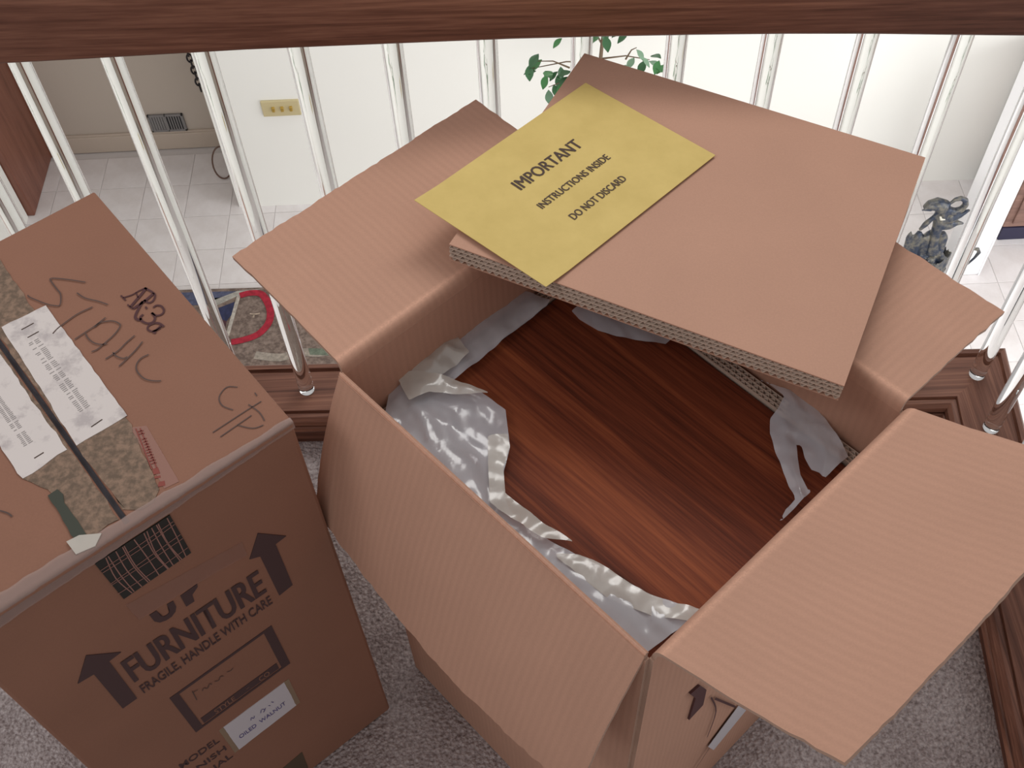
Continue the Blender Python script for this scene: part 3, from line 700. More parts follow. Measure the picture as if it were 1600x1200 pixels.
handrail('handrail', corner + rd * 0.045, corner + rd * 1.5, rn, RAILW_Y, lambda q: 0.786)

# ================= OPEN CARTON =================
H = 0.752
A, B, Cc = V((-0.1662, 0.6404, H)), V((0.0991, 0.3393, H)), V((0.3591, 0.5646, H)); D = A + Cc - B
ctr = (A + Cc) / 2
carton = thing('open_cardboard_box', 'open light brown cardboard box with four spread flaps and wood inside', 'box', (ctr.x, ctr.y, 0))
low = {0: V((-0.165, 0.645, 0.001)), 1: V((0.1, 0.341, 0.001)), 2: V((0.361, 0.568, 0.001)), 3: V((0.096, 0.872, 0.001))}
top4 = [A, B, Cc, D]
def inset(P, k): c = V((ctr.x, ctr.y, P.z)); return P + (c - P) * k
names = ['side_panel'] * 4
def side(i, j):
    a, b = top4[i], top4[j]; a0, b0_ = low[i], low[j]
    w_ = (b - a).length
    def P(s, t):
        q = (a0.lerp(b0_, s)).lerp(a.lerp(b, s), t)
        q = inset(q, 0.018) if True else q
        out = (b - a).cross(V((0, 0, 1))).normalized()
        if out.dot((a + b) / 2 - ctr) < 0: out = -out
        return q + out * 0.0015 * math.sin(math.pi * s) * math.sin(math.pi * min(t, 0.999)) - V((0, 0, 0.016 * t))
    return sheet('side_panel', P, 10, 10, 0.0045, CARD, carton, EDGE, L=w_, Wd=H)
# order so that normal (ds x dt) points inwards: visible inner face
for i, j in ((1, 0), (2, 1), (3, 2), (0, 3)):
    side(i, j)
prism('bottom_panel', [(p.x, p.y) for p in (inset(low[k], 0.03) for k in range(4))], 0.001, 0.006, CARD, carton)

def flap(h0, h1, o0, o1, nm='flap', ln=0.2, bow=0.0, endbow=0.0, rip=0.0012, seed=0, mid=0.0, lift=0.0):
    """h0,h1: fold line ends; o0,o1: outer corners.  order so that the normal of the inner (upper) side comes out right"""
    a, b = inset(h0, 0.012), inset(h1, 0.012)
    e = (b - a).normalized(); a = a + e * 0.003; b = b - e * 0.003
    w_ = (b - a).length
    out = e.cross(V((0, 0, 1))).normalized()
    if out.dot((a + b) / 2 - ctr) < 0: out = -out
    def P(s, t):
        hp = a.lerp(b, s); op = o0.lerp(o1, s)
        d = (op - hp); dn = d.normalized(); up = e.cross(dn)
        if up.dot(V((0, 0, 1))) < 0: up = -up
        if t < 0.3:                                   # rounded fold
            k = t / 0.3
            p0 = hp - V((0, 0, 0.016)) - out * 0.001; p1 = hp + V((0, 0, 0.003)); p2 = hp + dn * 0.013
            q = p0 * (1 - k) ** 2 + p1 * 2 * k * (1 - k) + p2 * k * k
        else:
            k = (t - 0.3) / 0.7
            dd = d.length - 0.013
            q = hp + dn * (0.013 + dd * k * (1 + mid * 4 * s * (1 - s) / 1.0))
            q += up * (bow * math.sin(math.pi * k) + endbow * k * k * 4 * (s - 0.5) ** 2)
            q += up * 0.0016 * noise.noise(V((s * 5, k * 3, seed)))
            q += dn * k * rip * noise.noise(V((s * 38, seed, 1.5))) * 1.5
            q += e * k * 0.002 * noise.noise(V((k * 12, s * 2, seed + 4)))
        return q
    return P, w_
def mkflap(h0, h1, o0, o1, **k):
    P, w_ = flap(h0, h1, o0, o1, **k)
    # sample t unevenly: 6 rows in the fold, rest in the flat
    rows = [i / 6 * 0.3 for i in range(6)] + [0.3 + 0.7 * i / 14 for i in range(15)]
    nv = len(rows) - 1
    P2_ = lambda s, t: P(s, rows[min(nv, int(round(t * nv)))])
    # orientation: want the upper/inner side to be the visible one
    du = P2_(0.6, 0.6) - P2_(0.4, 0.6); dv = P2_(0.5, 0.8) - P2_(0.5, 0.5)
    if du.cross(dv).z < 0:
        Q = lambda s, t: P2_(1 - s, t)
    else: Q = P2_
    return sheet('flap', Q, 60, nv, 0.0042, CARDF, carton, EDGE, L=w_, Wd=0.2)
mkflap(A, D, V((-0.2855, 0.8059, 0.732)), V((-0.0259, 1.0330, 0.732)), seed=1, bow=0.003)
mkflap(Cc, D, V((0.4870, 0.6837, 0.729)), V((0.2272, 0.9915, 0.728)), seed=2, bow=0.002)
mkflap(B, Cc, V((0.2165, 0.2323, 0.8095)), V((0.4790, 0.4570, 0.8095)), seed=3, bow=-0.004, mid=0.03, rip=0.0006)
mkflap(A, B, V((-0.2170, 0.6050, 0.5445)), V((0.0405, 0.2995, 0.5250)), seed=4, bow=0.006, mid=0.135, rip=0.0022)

# prints on its front face (same artwork as the other box)
ub = (Cc - B).normalized(); nb = ub.cross(V((0, 0, 1))).normalized()
BCP = Plane(B + nb * 0.0038, ub, (0, 0, 1), nb)
prb = thing('printed_marks', None, None); prb.parent = carton
patch('printed_arrow', BCP, ARW3, MARU, carton, -0.002, 0.0004)
strokes('printed_lettering', BCP, [[(0.1304, -0.3331), (0.1937, -0.4817)]], 0.0030, MARU, carton, 0.0004)
strokes('printed_lettering', BCP, [[(0.1200, -0.3100), (0.1437, -0.4000), (0.1437, -0.4871)]], 0.0022, MARU, carton, 0.0004)
strokes('printed_lettering', BCP, [[(0.1734, -0.5331), (0.1437, -0.6000), (0.1100, -0.6500)]], 0.0022, MARU, carton, 0.0004)
patch('white_sticker', BCP, STK3, STICKP, carton, 0, 0.0006)
bpy.data.objects.remove(prb)

# ================= CORRUGATED BOARDS =================
def corrugated(parent, P0, ex_, ef, en, Lx, Lf, T, layers, face, per=0.0075, vis=1.0):
    """multi-wall board: liner sheets with wavy fluting between; the wave shows on the edges across ef"""
    ex_, ef, en, P0 = V(ex_), V(ef), V(en), V(P0)
    lt = T / layers
    M = frame(P0, ex_, ef, en)
    for k in range(layers + 1):
        z = k * lt
        last = k == layers
        h = box('liner_sheet', (0, 0, z - 0.0012 if last else max(z - 0.0004, 0)), (Lx, Lf, z if last else z + 0.0005), face if last or k == 0 else LINER, parent, 0, M)
    for k in range(layers):
        vs, fs = [], []; n = int(Lx / per * 6); a0, a1 = k * lt + 0.0004, (k + 1) * lt - (0.0012 if k == layers - 1 else 0.0004)
        mid, am = (a0 + a1) / 2, (a1 - a0) / 2
        for i in range(n + 1):
            x = Lx * i / n; z = mid + am * math.sin(2 * math.pi * x / per + k * 1.7 + 0.8 * noise.noise(V((x * 60, k * 5, 0))))
            for y in (0.0004 + 0.0006 * noise.noise(V((x * 300, k, 2))), Lf * 0.5, Lf - 0.0004):
                vs.append(M @ V((x, y, z - 0.00045)))
            for y in (0.0004, Lf * 0.5, Lf - 0.0004):
                vs.append(M @ V((x, y, z + 0.00045)))
        for i in range(n):
            o = i * 6; q = o + 6
            fs += [(o, q, q + 1, o + 1), (o + 1, q + 1, q + 2, o + 2), (o + 3, o + 4, q + 4, q + 3), (o + 4, o + 5, q + 5, q + 4), (o, o + 3, q + 3, q), (o + 2, q + 2, q + 5, o + 5)]
        obj('fluting', vs, fs, FLUTE, parent, True)

# thick pad lying across the flaps
p0, p1, p2, p3 = (V(q) for q in ((-0.054, 0.748, 0.796), (0.102, 1.051, 0.775), (0.449, 0.872, 0.759), (0.294, 0.569, 0.780)))
pn = (p3 - p0).cross(p1 - p0).normalized()
pex = (p3 - p0).normalized(); pey = pn.cross(pex)
padt = thing('corrugated_pad', 'thick light brown corrugated cardboard pad lying across the open box', 'cardboard pad', tuple((p0 + p2) / 2))
T = 0.0215
corrugated(padt, p0 - pn * T, pex, pey, pn, (p3 - p0).length, (p1 - p0).length, T, 4, CARD_IN)

# liners standing inside the carton round the cabinet
ua = (A - B).normalized()
for (s, e) in ((Cc, D), (D, A)):
    d = (e - s).normalized(); inn = V((0, 0, 1)).cross(d)
    if inn.dot(ctr - (s + e) / 2) < 0: inn = -inn
    inn.z = 0
    lg = (e - s).length - 0.040
    st = s + d * (0.007 if s is Cc else 0.033) + inn * 0.0085; st.z = 0.010
    ln = thing('corrugated_liner', {0: 'corrugated liner against the far right wall inside the open box', 1: 'corrugated liner against the far left wall inside the open box', 2: 'corrugated liner against the near left wall inside the open box', 3: 'corrugated liner against the near right wall inside the open box'}[[Cc, D, A, B].index(s)], 'box liner', tuple(st), group='corrugated liners inside the open box')
    corrugated(ln, st + V((0, 0, 0.642)), d, V((0, 0, -1)), inn, lg, 0.638, 0.016, 3, LINER)

# ================= LOUDSPEAKER CABINET =================
c4 = []
cab = thing('loudspeaker_cabinet', 'oiled walnut loudspeaker cabinet packed inside the open box', 'loudspeaker', (ctr.x, ctr.y, 0.01))
w1, w2 = (Cc - B).length / 2, (A - B).length / 2
ua2 = (A - B).normalized(); ub2 = V((0, 0, 1)).cross(ua2) * -1
Mx = frame((ctr.x, ctr.y, 0), ub, V((0, 0, 1)).cross(ub), (0, 0, 1))
box('cabinet_body', (-w1 + 0.009, -w2 + 0.009, 0.012), (w1 - 0.0265, w2 - 0.0265, 0.650), SPEAKW, cab, 0.0015, Mx)

# ================= POLYTHENE BAG =================
bag = thing('plastic_bag', 'crumpled clear plastic bag torn open over the walnut cabinet', 'plastic bag', (ctr.x, ctr.y, 0.65))
def inside(x, y, poly):
    c = False; n = len(poly); j = n - 1
    for i in range(n):
        xi, yi = poly[i]; xj, yj = poly[j]
        if (yi > y) != (yj > y) and x < (xj - xi) * (y - yi) / (yj - yi) + xi: c = not c
        j = i
    return c
def nearest(x, y, poly):
    best = None; p = V((x, y))
    n = len(poly)
    for i in range(n):
        a, b = V(poly[i]), V(poly[(i + 1) % n]); d = b - a
        t = max(0, min(1, (p - a).dot(d) / max(d.length_squared, 1e-12))); q = a + d * t
        r = (q - p).length
        if best is None or r < best[0]: best = (r, q)
    return best
def ridged(x, y, sc, ang, st, seed):
    c, s = math.cos(ang), math.sin(ang); u, v = (x * c + y * s) * sc, (-x * s + y * c) * sc * st
    u += 0.8 * noise.noise(V((x * sc * 0.5, y * sc * 0.5, seed + 9)))
    return 1 - abs(noise.noise(V((u, v, seed)))) * 2.2
def film_mesh(name, poly, m, hole=None, step=0.0028, z0=0.6575, amp=0.010, ang=0.9, seed=0, edge_h=0.003, th=None):
    xs = [p[0] for p in poly]; ys = [p[1] for p in poly]
    # smooth outline a little with noise
    x0, y0 = min(xs), min(ys); nx = int((max(xs) - x0) / step) + 2; ny = int((max(ys) - y0) / step) + 2
    cells = []
    for i in range(nx):
        for j in range(ny):
            cx, cy = x0 + (i + 0.5) * step, y0 + (j + 0.5) * step
            if inside(cx, cy, poly) and not (hole and inside(cx, cy, hole)): cells.append((i, j))
    cs = set(cells); idx = {}; vs = []
    def vert(i, j):
        if (i, j) in idx: return idx[(i, j)]
        x, y = x0 + i * step, y0 + j * step
        bd = not all((a, b) in cs for a, b in ((i, j), (i - 1, j), (i, j - 1), (i - 1, j - 1)))
        r1, q = nearest(x, y, poly)
        if hole:
            r2, q2 = nearest(x, y, hole)
            if r2 < r1: r1, q = r2, q2
        if bd and r1 < step * 1.5: x, y = q.x, q.y; r1 = 0
        k = min(1, r1 / 0.02)
        h = amp * (0.65 * max(0, ridged(x, y, 17, ang, 0.30, seed)) + 0.22 * max(0, ridged(x, y, 50, ang + 0.25, 0.20, seed + 3)) + 0.05 * ridged(x, y, 120, ang - 0.3, 0.35, seed + 5))
        z = z0 + h * (0.35 + 0.65 * k) + edge_h * (1 - k) * (0.5 + noise.noise(V((x * 60, y * 60, seed))))
        idx[(i, j)] = len(vs); vs.append((x, y, max(z, z0 - 0.001))); return idx[(i, j)]
    fs = [(vert(i, j), vert(i + 1, j), vert(i + 1, j + 1), vert(i, j + 1)) for i, j in cells]
    return obj(name, vs, fs, m, bag, True)
def inn_pt(P, k): q = inset(P, k); return (q.x, q.y)
Ai, Bi, Ci, Di = (inn_pt(P, 0.135) for P in (A, B, Cc, D))
left = [(x + (0.006 if 8 <= k <= 13 else 0), y - (0.007 if 8 <= k <= 13 else 0)) for k, (x, y) in enumerate(PLA)] + [Bi, Ai]
film_mesh('torn_film', left, FILM, amp=0.010, ang=0.25, seed=1)
Bs = [( -0.0, 0.0)]
film_mesh('torn_film', PLB + [((Bi[0] * 0.35 + Ci[0] * 0.65), (Bi[1] * 0.35 + Ci[1] * 0.65)), Ci] + PLBo[1:], FILM, hole=HOLE, amp=0.012, ang=0.4, seed=11)
film_mesh('torn_film', PLC + [(0.09, 0.79)], FILM, amp=0.008, ang=0.4, seed=21)
film_mesh('folded_edge', FOLD1, FILM2, amp=0.009, ang=0.3, seed=31, z0=0.668, edge_h=0.004)
film_mesh('folded_edge', FOLD2[:6] + [(0.050, 0.4870), (0.020, 0.4930)] + FOLD2[10:], FILM2, amp=0.008, ang=2.2, seed=41, z0=0.665, edge_h=0.003)
film_mesh('folded_edge', [(-0.1243, 0.6954), (-0.1059, 0.7134), (-0.0844, 0.7205), (-0.0722, 0.7385), (-0.055, 0.735), (-0.0421, 0.7111), (-0.0691, 0.6879), (-0.0771, 0.6802), (-0.115, 0.680)], FILM2, amp=0.022, ang=0.7, seed=51, z0=0.660, edge_h=0.006)
film_mesh('folded_edge', [(0.0542, 0.4766), (0.0711, 0.4665), (0.0902, 0.4506), (0.1118, 0.4349), (0.1392, 0.4228), (0.1612, 0.4154), (0.150, 0.404), (0.115, 0.412), (0.075, 0.432), (0.03, 0.478)], FILM2, amp=0.010, ang=2.3, seed=61, z0=0.660)

# ================= ENVELOPE =================
pap_n = V((0.064, 0.036, 0.997)).normalized()
po = V((-0.0860, 0.8070, 0.7980)); pe = V((0.699, 0.711, -0.071)).normalized(); pf = pap_n.cross(pe)
PL = Plane(po + pap_n * 0.0005, pe, pf, pap_n)
env = thing('instruction_envelope', 'yellow envelope printed IMPORTANT lying on the cardboard pad', 'envelope', tuple(PL.p(0.13, -0.085)))
def PE(s, t):
    x = s * 0.266 - 0.003 * t + 0.0; y = -0.1715 - 0.0033 * s + t * (0.1715 + 0.0033 * s)
    lift = 0.004 * max(0, (0.12 - s)) / 0.12 * 0.5
    return PL.p(x, y, lift + 0.0003)
o = sheet('envelope_sheet', PE, 24, 16, 0.0006, YELLOW, env, L=0.266, Wd=0.17)
text('printed_lettering', 'IMPORTANT', PL, (0.0835, -0.0655), (0.1800, -0.0665), 0.0150, INKB, env, 0.0008, bold=0.0004)
text('printed_lettering', 'INSTRUCTIONS INSIDE', PL, (0.0780, -0.0990), (0.1850, -0.0995), 0.0088, INKB, env, 0.0008, bold=0.00022)
text('printed_lettering', 'DO NOT DISCARD', PL, (0.0885, -0.1320), (0.1715, -0.1322), 0.0090, INKB, env, 0.0008, bold=0.00022)

# ================= CLOSED CARTON =================
u = V((-0.6042, 0.7968, 0)); v = V((-0.7968, -0.6042, 0)); n = -u
F0 = V((-0.2030, 0.5841, 0)); HL = 0.746; LU, LV = 0.3935, 0.3326
closed = thing('closed_cardboard_box', 'tall closed reddish brown cardboard box printed FURNITURE with arrows at left', 'box', tuple(F0 + u * LU / 2 + v * LV / 2))
Ml = frame(F0, u, v, (0, 0, 1))
bm = bmesh.new(); bm_box(bm, (0, 0, 0.002), (LU, LV, HL - 0.006), 0.004, Ml)
for q in bm.verts:
    if q.co.z < 0.1: q.co += (-u) * 0.006
bm_obj('box_body', bm, OLD, closed)
def Lp(a, b): q = F0 + u * a + v * b; return (q.x, q.y)
SE = 0.1686
bm = bmesh.new(); bm_box(bm, (0.0, 0.0, HL - 0.0075), (LU, SE - 0.003, HL), 0.0022, Ml); bm_obj('top_flap', bm, OLD, closed)
bm = bmesh.new(); bm_box(bm, (0.0, SE + 0.002, HL - 0.0075), (LU, LV, HL - 0.0005), 0.0022, Ml); bm_obj('top_flap', bm, OLD, closed)
box('seam_shadow_board', (0.0, SE - 0.004, HL - 0.009), (LU, SE + 0.006, HL - 0.0058), SEAMDK, closed, 0, Ml).name = 'shaded_inner_flap'  # strip under the gap, its dark colour stands in for the seam's shadow
TP = Plane((0, 0, HL), (1, 0, 0), (0, 1, 0), (0, 0, 1))
FP = Plane(F0 + V((0, 0, HL)), -v, V((0, 0, 1)) + u * (0.006 / HL), n)
def clip_seam(poly):
    """keep a top decal on the box top (u between 0 and LU)"""
    r = []
    for x, y in poly:
        q = V((x, y, 0)) - V((F0.x, F0.y, 0)); a, b = q.dot(u), q.dot(v)
        a = min(max(a, 0.0), LU - 0.002); b = min(max(b, 0.002), LV - 0.002)
        r.append(Lp(a, b))
    return r
# kraft tape strips both sides of the seam, torn at the near end
def raggededge(pts, k=3, am=0.0012, sd=0):
    r = []
    n_ = len(pts)
    for i in range(n_):
        a, b = V(pts[i]), V(pts[(i + 1) % n_])
        m_ = max(1, int((b - a).length / 0.008))
        d = (b - a).normalized() if (b - a).length > 0 else V((1, 0))
        for j in range(m_):
            t = j / m_; q = a.lerp(b, t)
            if j: q += V((-d.y, d.x)) * am * noise.noise(V((q.x * 200, q.y * 200, sd))) * 2
            r.append((q.x, q.y))
    return r
def uvp(l): return [Lp(a, b) for a, b in l]
def to_uv(poly): return [((V((x, y, 0)) - V((F0.x, F0.y, 0))).dot(u), (V((x, y, 0)) - V((F0.x, F0.y, 0))).dot(v)) for x, y in poly]
s1 = clip_seam(STRIP1)
a1 = [(-0.0005, SE - 0.0035), (LU - 0.004, SE - 0.0035), (LU - 0.004, 0.105), (0.20, 0.104), (0.07, 0.103), (0.030, 0.100), (0.012, 0.104), (0.0045, 0.115), (0.0030, 0.135), (0.0025, 0.150), (0.011, 0.158)]
a1 = [(a, b) for a, b in to_uv(STRIP1)]
strip1 = [(LU - 0.004, SE - 0.004), (LU - 0.004, a1[1][1])] + [q for q in a1[2:9]] + [(0.018, SE - 0.006), (0.06, SE - 0.0038)]
strip1 = [(min(max(a, 0.0006), LU - 0.004), min(b, SE - 0.0036)) for a, b in strip1]
patch('kraft_tape', TP, raggededge(uvp(strip1)), KRAFTTAPE, closed, 0, 0.0007)
a2 = to_uv(STRIP2); w2_ = max(b for a, b in a2)
strip2 = [(LU - 0.004, SE + 0.0025), (LU - 0.004, w2_)] + [(a2[7][0], a2[7][1]), (a2[6][0], a2[6][1]), (a2[5][0], a2[5][1]), (max(a2[4][0], 0.001), a2[4][1]), (max(a2[3][0], 0.002), a2[3][1]), (0.012, SE + 0.0035)]
patch('kraft_tape', TP, raggededge(uvp(strip2), sd=3), KRAFTTAPE, closed, -0.0005, 0.0003)
patch('torn_label', TP, raggededge(LAB1, am=0.0006), LABELP, closed, 0.0007, 0.0012)
lab2 = [LAB2[1], LAB2[2], LAB2[3], LAB2[4], LAB2[0]]
l2 = to_uv(lab2); l2 = [(min(a, LU - 0.004), min(max(b, SE + 0.0032), LV - 0.004)) for a, b in l2]
patch('torn_label', TP, raggededge(uvp(l2), am=0.0012, sd=5), LABELP, closed, 0.0003, 0.0009)
patch('torn_tape_scrap', TP, raggededge(TORN, am=0.002, sd=7), plain('dark_green_tape', (0.04, 0.045, 0.03), 0.5), closed, 0, 0.0011)
patch('torn_tape_scrap', TP, clip_seam(BLOB), film('milky_tape', (0.6, 0.55, 0.48), 0.8, 0.1), closed, 0, 0.0025)
patch('pink_tape', TP, clip_seam(PINKTAPE), film('pinkish_tape', (0.50, 0.25, 0.19), 0.55, 0.3), closed, 0, 0.0004)
# label lettering too worn to read: short strokes in rows
rr = random.Random(5)
def rows(a, b, c, d, n, m, nm, hh):
    a, b, c, d = V(a), V(b), V(c), V(d); L = []
    for i in range(n):
        if rr.random() < 0.12: continue
        t = i / (n - 1); p, q = a.lerp(c, t), b.lerp(d, t)
        L.append([tuple(p.lerp(q, 0.03 + rr.uniform(0, 0.12))), tuple(p.lerp(q, 0.46))])
        if rr.random() < 0.85: L.append([tuple(p.lerp(q, 0.60)), tuple(p.lerp(q, 0.97 - rr.uniform(0, 0.1)))])
    strokes(nm, TP, L, 0.0009, m, closed, hh)
rows((-0.4578, 0.6965), (-0.4685, 0.6885), (-0.3935, 0.613), (-0.4035, 0.6045), 46, GREYINK, 'worn_lettering', 0.0014)
rows((-0.4827, 0.6319), (-0.4905, 0.6260), (-0.4395, 0.576), (-0.4475, 0.5700), 34, GREYINK, 'worn_lettering', 0.0011)
for q_ in (BAR1, BARa, BARb): strokes('label_mark', TP, [q_], 0.0012, INKB, closed, 0.0014)
strokes('label_mark', TP, [BAR2], 0.0012, INKB, closed, 0.0011)
HWL = [HW0, HW1, HW2, HW3, HW4, HW5, HW6, HW7, HW8, HW9]
strokes('handwriting', TP, HWL, 0.0013, PEN, closed, 0.0014)
strokes('handwriting', TP, [HW10, HW11, HW12, HW13, HW14, HW15], 0.0010, PEN, closed, 0.0008)
strokes('handwriting', TP, [HW17], 0.0014, PEN, closed, 0.0006)
strokes('printed_code', TP, [(AR0, 0.0015), (AR1, 0.0016), (AR2, 0.0030), (AR3, 0.0013), (AR4, 0.0015), (AR5, 0.0030), (AR6, 0.0021), (AR7, 0.0028), (AR8, 0.0018), (AR9, 0.0021), (AR10, 0.0024), (AR11, 0.0024), (AR12, 0.0020), (AR13, 0.0025)], 0.003, MARU, closed, 0.0009)
# smeared red stamp
L = []
for k in range(16):
    t = k / 15; p = V((-0.3465, 0.5835)).lerp(V((-0.3250, 0.5390)), t); q = p + V((0.0055, 0.001))
    if rr.random() < 0.8: L.append([tuple(p + V((rr.uniform(0, 0.002), 0))), tuple(q)])
strokes('red_stamp', TP, L + [[(-0.3470, 0.584), (-0.3255, 0.539)], [(-0.3430, 0.584), (-0.3215, 0.5405)]], 0.0011, REDINK, closed, 0.0009)
for poly in ([(-0.3250, 0.5395), (-0.3205, 0.5410), (-0.3175, 0.5345), (-0.3235, 0.5335)], [(-0.3230, 0.5310), (-0.3170, 0.5322), (-0.3165, 0.5300), (-0.3225, 0.5290)], [(-0.3175, 0.5255), (-0.3125, 0.5265), (-0.3110, 0.5215), (-0.3175, 0.5205)]):
    patch('red_stamp', TP, poly, REDINK, closed, 0.0004, 0.0006)

# packing tape along the near top edge
def ET(s, t):
    b = s * (LV + 0.0); wv = 0.0016 * noise.noise(V((s * 14, 0, 3)))
    wt = 0.004 + 0.012 * s + wv * 2; wf = 0.010 + 0.012 * s + wv
    if t < 0.5:
        k = t / 0.5; a = wt * (1 - k); q = F0 + u * a + v * b + V((0, 0, HL + 0.0012))
    else:
        k = (t - 0.5) / 0.5; q = F0 - u * 0.0012 + v * b + V((0, 0, HL + 0.0006 - wf * k))
    q += V((0, 0, 1)) * 0.0012 * abs(noise.noise(V((s * 30, t * 4, 1)))) - u * 0.0008 * abs(noise.noise(V((s * 26, t * 5, 7))))
    return q
sheet('edge_tape', lambda s, t: ET(1 - s, t), 70, 8, 0.0003, TAPE, closed)
sheet('crushed_edge', lambda s, t: F0 + v * (0.002 + 0.328 * s) + u * (0.003 - 0.0055 * math.sin(t * math.pi / 2)) + V((0, 0, HL - 0.0045 + 0.0052 * math.cos(t * math.pi / 2) + 0.001 * noise.noise(V((s * 22, 0, t))))), 50, 5, 0.001, OLD, closed)

# prints on the front
text('printed_lettering', 'FURNITURE', FP, (-0.2431, -0.2345), (-0.0876, -0.2375), 0.0490, INK, closed, 0.0008, 0.006, bold=0.0008)
text('printed_lettering', 'FRAGILE, HANDLE WITH CARE', FP, (-0.2433, -0.2655), (-0.0866, -0.2665), 0.0185, INK, closed, 0.0008, 0.012)
def arrow(x, y, hgt=0.128):
    return [(x, y), (x + 0.0175, y), (x + 0.0175, y + hgt * 0.74), (x + 0.0315, y + hgt * 0.745), (x + 0.0085, y + hgt), (x - 0.0145, y + hgt * 0.72), (x, y + hgt * 0.735)]
patch('printed_arrow', FP, [(p[0], p[1]) for p in ARROW1], INK, closed, -0.001, 0.0008)
patch('printed_arrow', FP, [(p[0], p[1]) for p in ARROW2], INK, closed, -0.001, 0.0008)
# lower half of the word UP, its top hidden under stripped tape
UPL = [(-0.1960, -0.1420), (-0.1955, -0.1570), (-0.1920, -0.1645), (-0.1860, -0.1680), (-0.1800, -0.1680), (-0.1745, -0.1640), (-0.1715, -0.1570), (-0.1710, -0.1450), (-0.1775, -0.1440), (-0.1780, -0.1550), (-0.1800, -0.1595), (-0.1835, -0.1605), (-0.1865, -0.1590), (-0.1882, -0.1550), (-0.1885, -0.1425)]
UPR = [(-0.1635, -0.1680), (-0.1630, -0.1450), (-0.1440, -0.1440), (-0.1450, -0.1490), (-0.1530, -0.1555), (-0.1545, -0.1685)]
patch('printed_lettering', FP, UPL, INK, closed, -0.001, 0.0008); patch('printed_lettering', FP, UPR, INK, closed, -0.001, 0.0008)
patch('stripped_tape_mark', FP, [(-0.2080, -0.1030), (-0.0880, -0.1260), (-0.0890, -0.1520), (-0.1440, -0.1425), (-0.2000, -0.1385), (-0.2060, -0.1390)], film('tape_mark', (0.42, 0.22, 0.165), 0.2, 0.35), closed, 0, 0.0010)
FRM = [(-0.2270, -0.3085), (-0.1000, -0.3085), (-0.0985, -0.4155), (-0.2250, -0.4155)]
x0_, x1_, yt, yb = -0.2270, -0.0985, -0.3085, -0.4160
for lo, hi in (((x0_, yt - 0.0045), (x1_, yt)), ((x0_, yb), (x0_ + 0.010, yt - 0.0045)), ((x1_ - 0.011, yb), (x1_, yt - 0.0045)), ((x0_ + 0.010, yb), (x1_ - 0.011, yb + 0.004))):
    patch('printed_frame', FP, [(lo[0], lo[1]), (hi[0], lo[1]), (hi[0], hi[1]), (lo[0], hi[1])], INK, closed, -0.001, 0.0008)
patch('printed_frame', FP, [(x0_ + 0.013, yb + 0.007), (x1_ - 0.014, yb + 0.007), (x1_ - 0.014, yb + 0.022), (x0_ + 0.013, yb + 0.022)], INK, closed, -0.001, 0.0008)
text('reversed_lettering', 'STYLE', FP, (-0.1980, yb + 0.0090), (-0.1715, yb + 0.0090), 0.011, OLD, closed, 0.0011, 0.01)
text('reversed_lettering', '-', FP, (-0.1560, yb + 0.0120), (-0.1520, yb + 0.0120), 0.003, OLD, closed, 0.0011)
text('reversed_lettering', 'CO', FP, (-0.1385, yb + 0.0090), (-0.1245, yb + 0.0090), 0.011, OLD, closed, 0.0011, 0.01)
strokes('faint_scribble', FP, [[(-0.2044, -0.3260), (-0.2060, -0.3500)], [(-0.2050, -0.3290), (-0.1990, -0.3310)], [(-0.1960, -0.3400), (-0.1930, -0.3360), (-0.1900, -0.3420), (-0.1860, -0.3360), (-0.1840, -0.3400)], [(-0.1800, -0.3380), (-0.1760, -0.3420), (-0.1720, -0.3370), (-0.1690, -0.3410)], [(-0.1640, -0.3370), (-0.1600, -0.3400), (-0.1560, -0.3380)]], 0.0010, PEN, closed, 0.0008)
stk = [(-0.2000, -0.4500), (-0.1150, -0.4500), (-0.1148, -0.5265), (-0.1998, -0.5300)]
patch('white_sticker', FP, raggededge(stk, am=0.0004), STICKP, closed, 0, 0.0008)
patch('sticker_tape', FP, [(-0.1150, -0.4490), (-0.1085, -0.4500), (-0.1090, -0.5275), (-0.1150, -0.5265)], film('yellowed_tape', (0.38, 0.28, 0.17), 0.6, 0.3), closed, 0, 0.0005)
patch('sticker_tape', FP, [(-0.2060, -0.4510), (-0.2000, -0.4500), (-0.1998, -0.5300), (-0.2060, -0.5310)], bpy.data.materials['yellowed_tape'], closed, 0, 0.0005)
text('stamped_lettering', 'OILED  WALNUT', FP, (-0.1915, -0.5050), (-0.1250, -0.5040), 0.0100, BLUEINK, closed, 0.0012, 0.006)
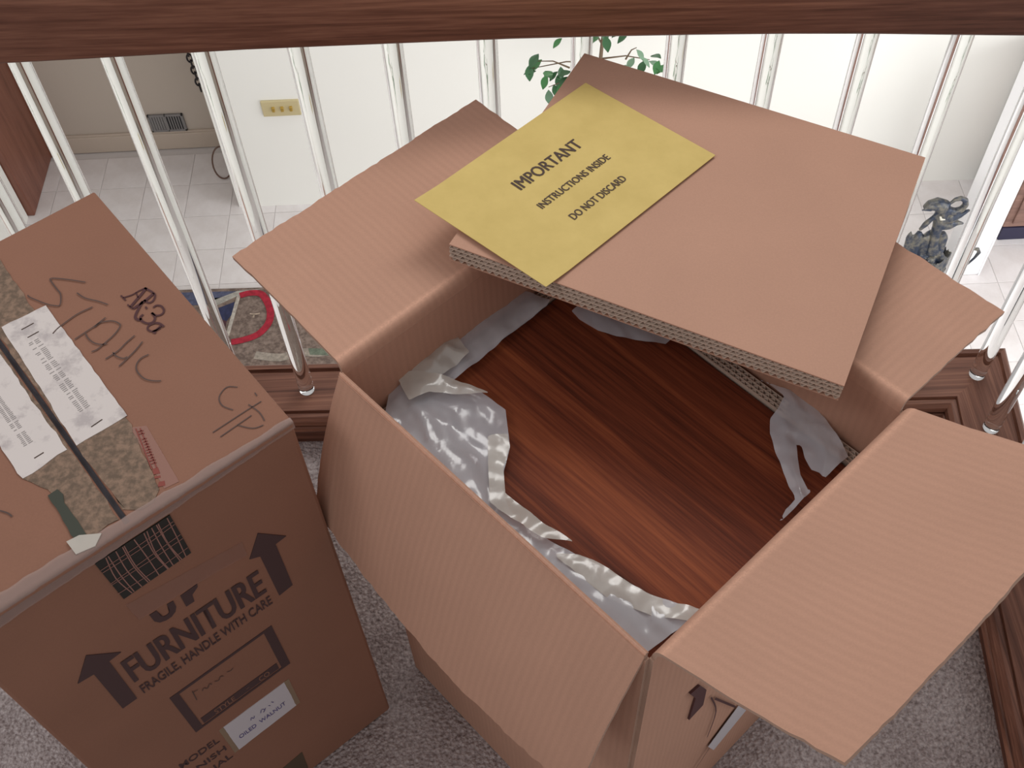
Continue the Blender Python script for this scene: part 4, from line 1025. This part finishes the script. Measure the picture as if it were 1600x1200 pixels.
strokes('faint_scribble', FP, [[(-0.1700, -0.4800), (-0.1680, -0.4740), (-0.1660, -0.4800), (-0.1640, -0.4750)], [(-0.1560, -0.4800), (-0.1530, -0.4730), (-0.1500, -0.4790), (-0.1530, -0.4830), (-0.1480, -0.4760)], [(-0.1440, -0.4760), (-0.1420, -0.4790)], [(-0.1390, -0.4720), (-0.1370, -0.4770)]], 0.0010, BLUEINK, closed, 0.0012)
text('printed_lettering', 'MODEL', FP, (-0.2640, -0.4750), (-0.2120, -0.4765), 0.0150, INK, closed, 0.0006, 0.012)
text('printed_lettering', 'FINISH', FP, (-0.2640, -0.5075), (-0.2110, -0.5075), 0.0140, INK, closed, 0.0006, 0.012)
text('printed_lettering', 'SERIAL', FP, (-0.2640, -0.5380), (-0.2100, -0.5365), 0.0150, INK, closed, 0.0006, 0.012)
patch('worn_patch', FP, [(-0.1745, -0.6704), (-0.1368, -0.6656), (-0.1398, -0.7261), (-0.1658, -0.7300)], plain('olive_scuff', (0.09, 0.06, 0.035), 0.8), closed, -0.001, 0.0006)
# dark checked tape patch
pq = [(p[0], p[1]) for p in PLAID]; pq[0] = (-0.2075, -0.0175); pq[3] = (-0.1347, -0.0898); pq[4] = (-0.2050, -0.0925)
patch('checked_tape', FP, [(-0.2085, -0.0185), (-0.1345, -0.0180), (-0.1345, -0.0900), (-0.2062, -0.0920)], plain('black_tape', (0.012, 0.013, 0.010), 0.35), closed, 0, 0.0010)
L = []
for x in (-0.1985, -0.1960, -0.1890, -0.1820, -0.1800, -0.1700, -0.1610, -0.1590, -0.1535, -0.1480, -0.1460, -0.1385):
    L.append([(x + rr.uniform(-0.001, 0.001), -0.0190), (x + rr.uniform(-0.003, 0.001), -0.0550), (x + rr.uniform(-0.002, 0.002), -0.0905)])
for y in (-0.032, -0.0365, -0.056, -0.061, -0.080):
    L.append([(-0.2078, y + rr.uniform(-0.003, 0.002)), (-0.172, y + rr.uniform(-0.001, 0.001)), (-0.1348, y + rr.uniform(-0.001, 0.003))])
strokes('tape_thread', FP, L, 0.0010, plain('reddish_thread', (0.30, 0.15, 0.12), 0.7), closed, 0.0013)
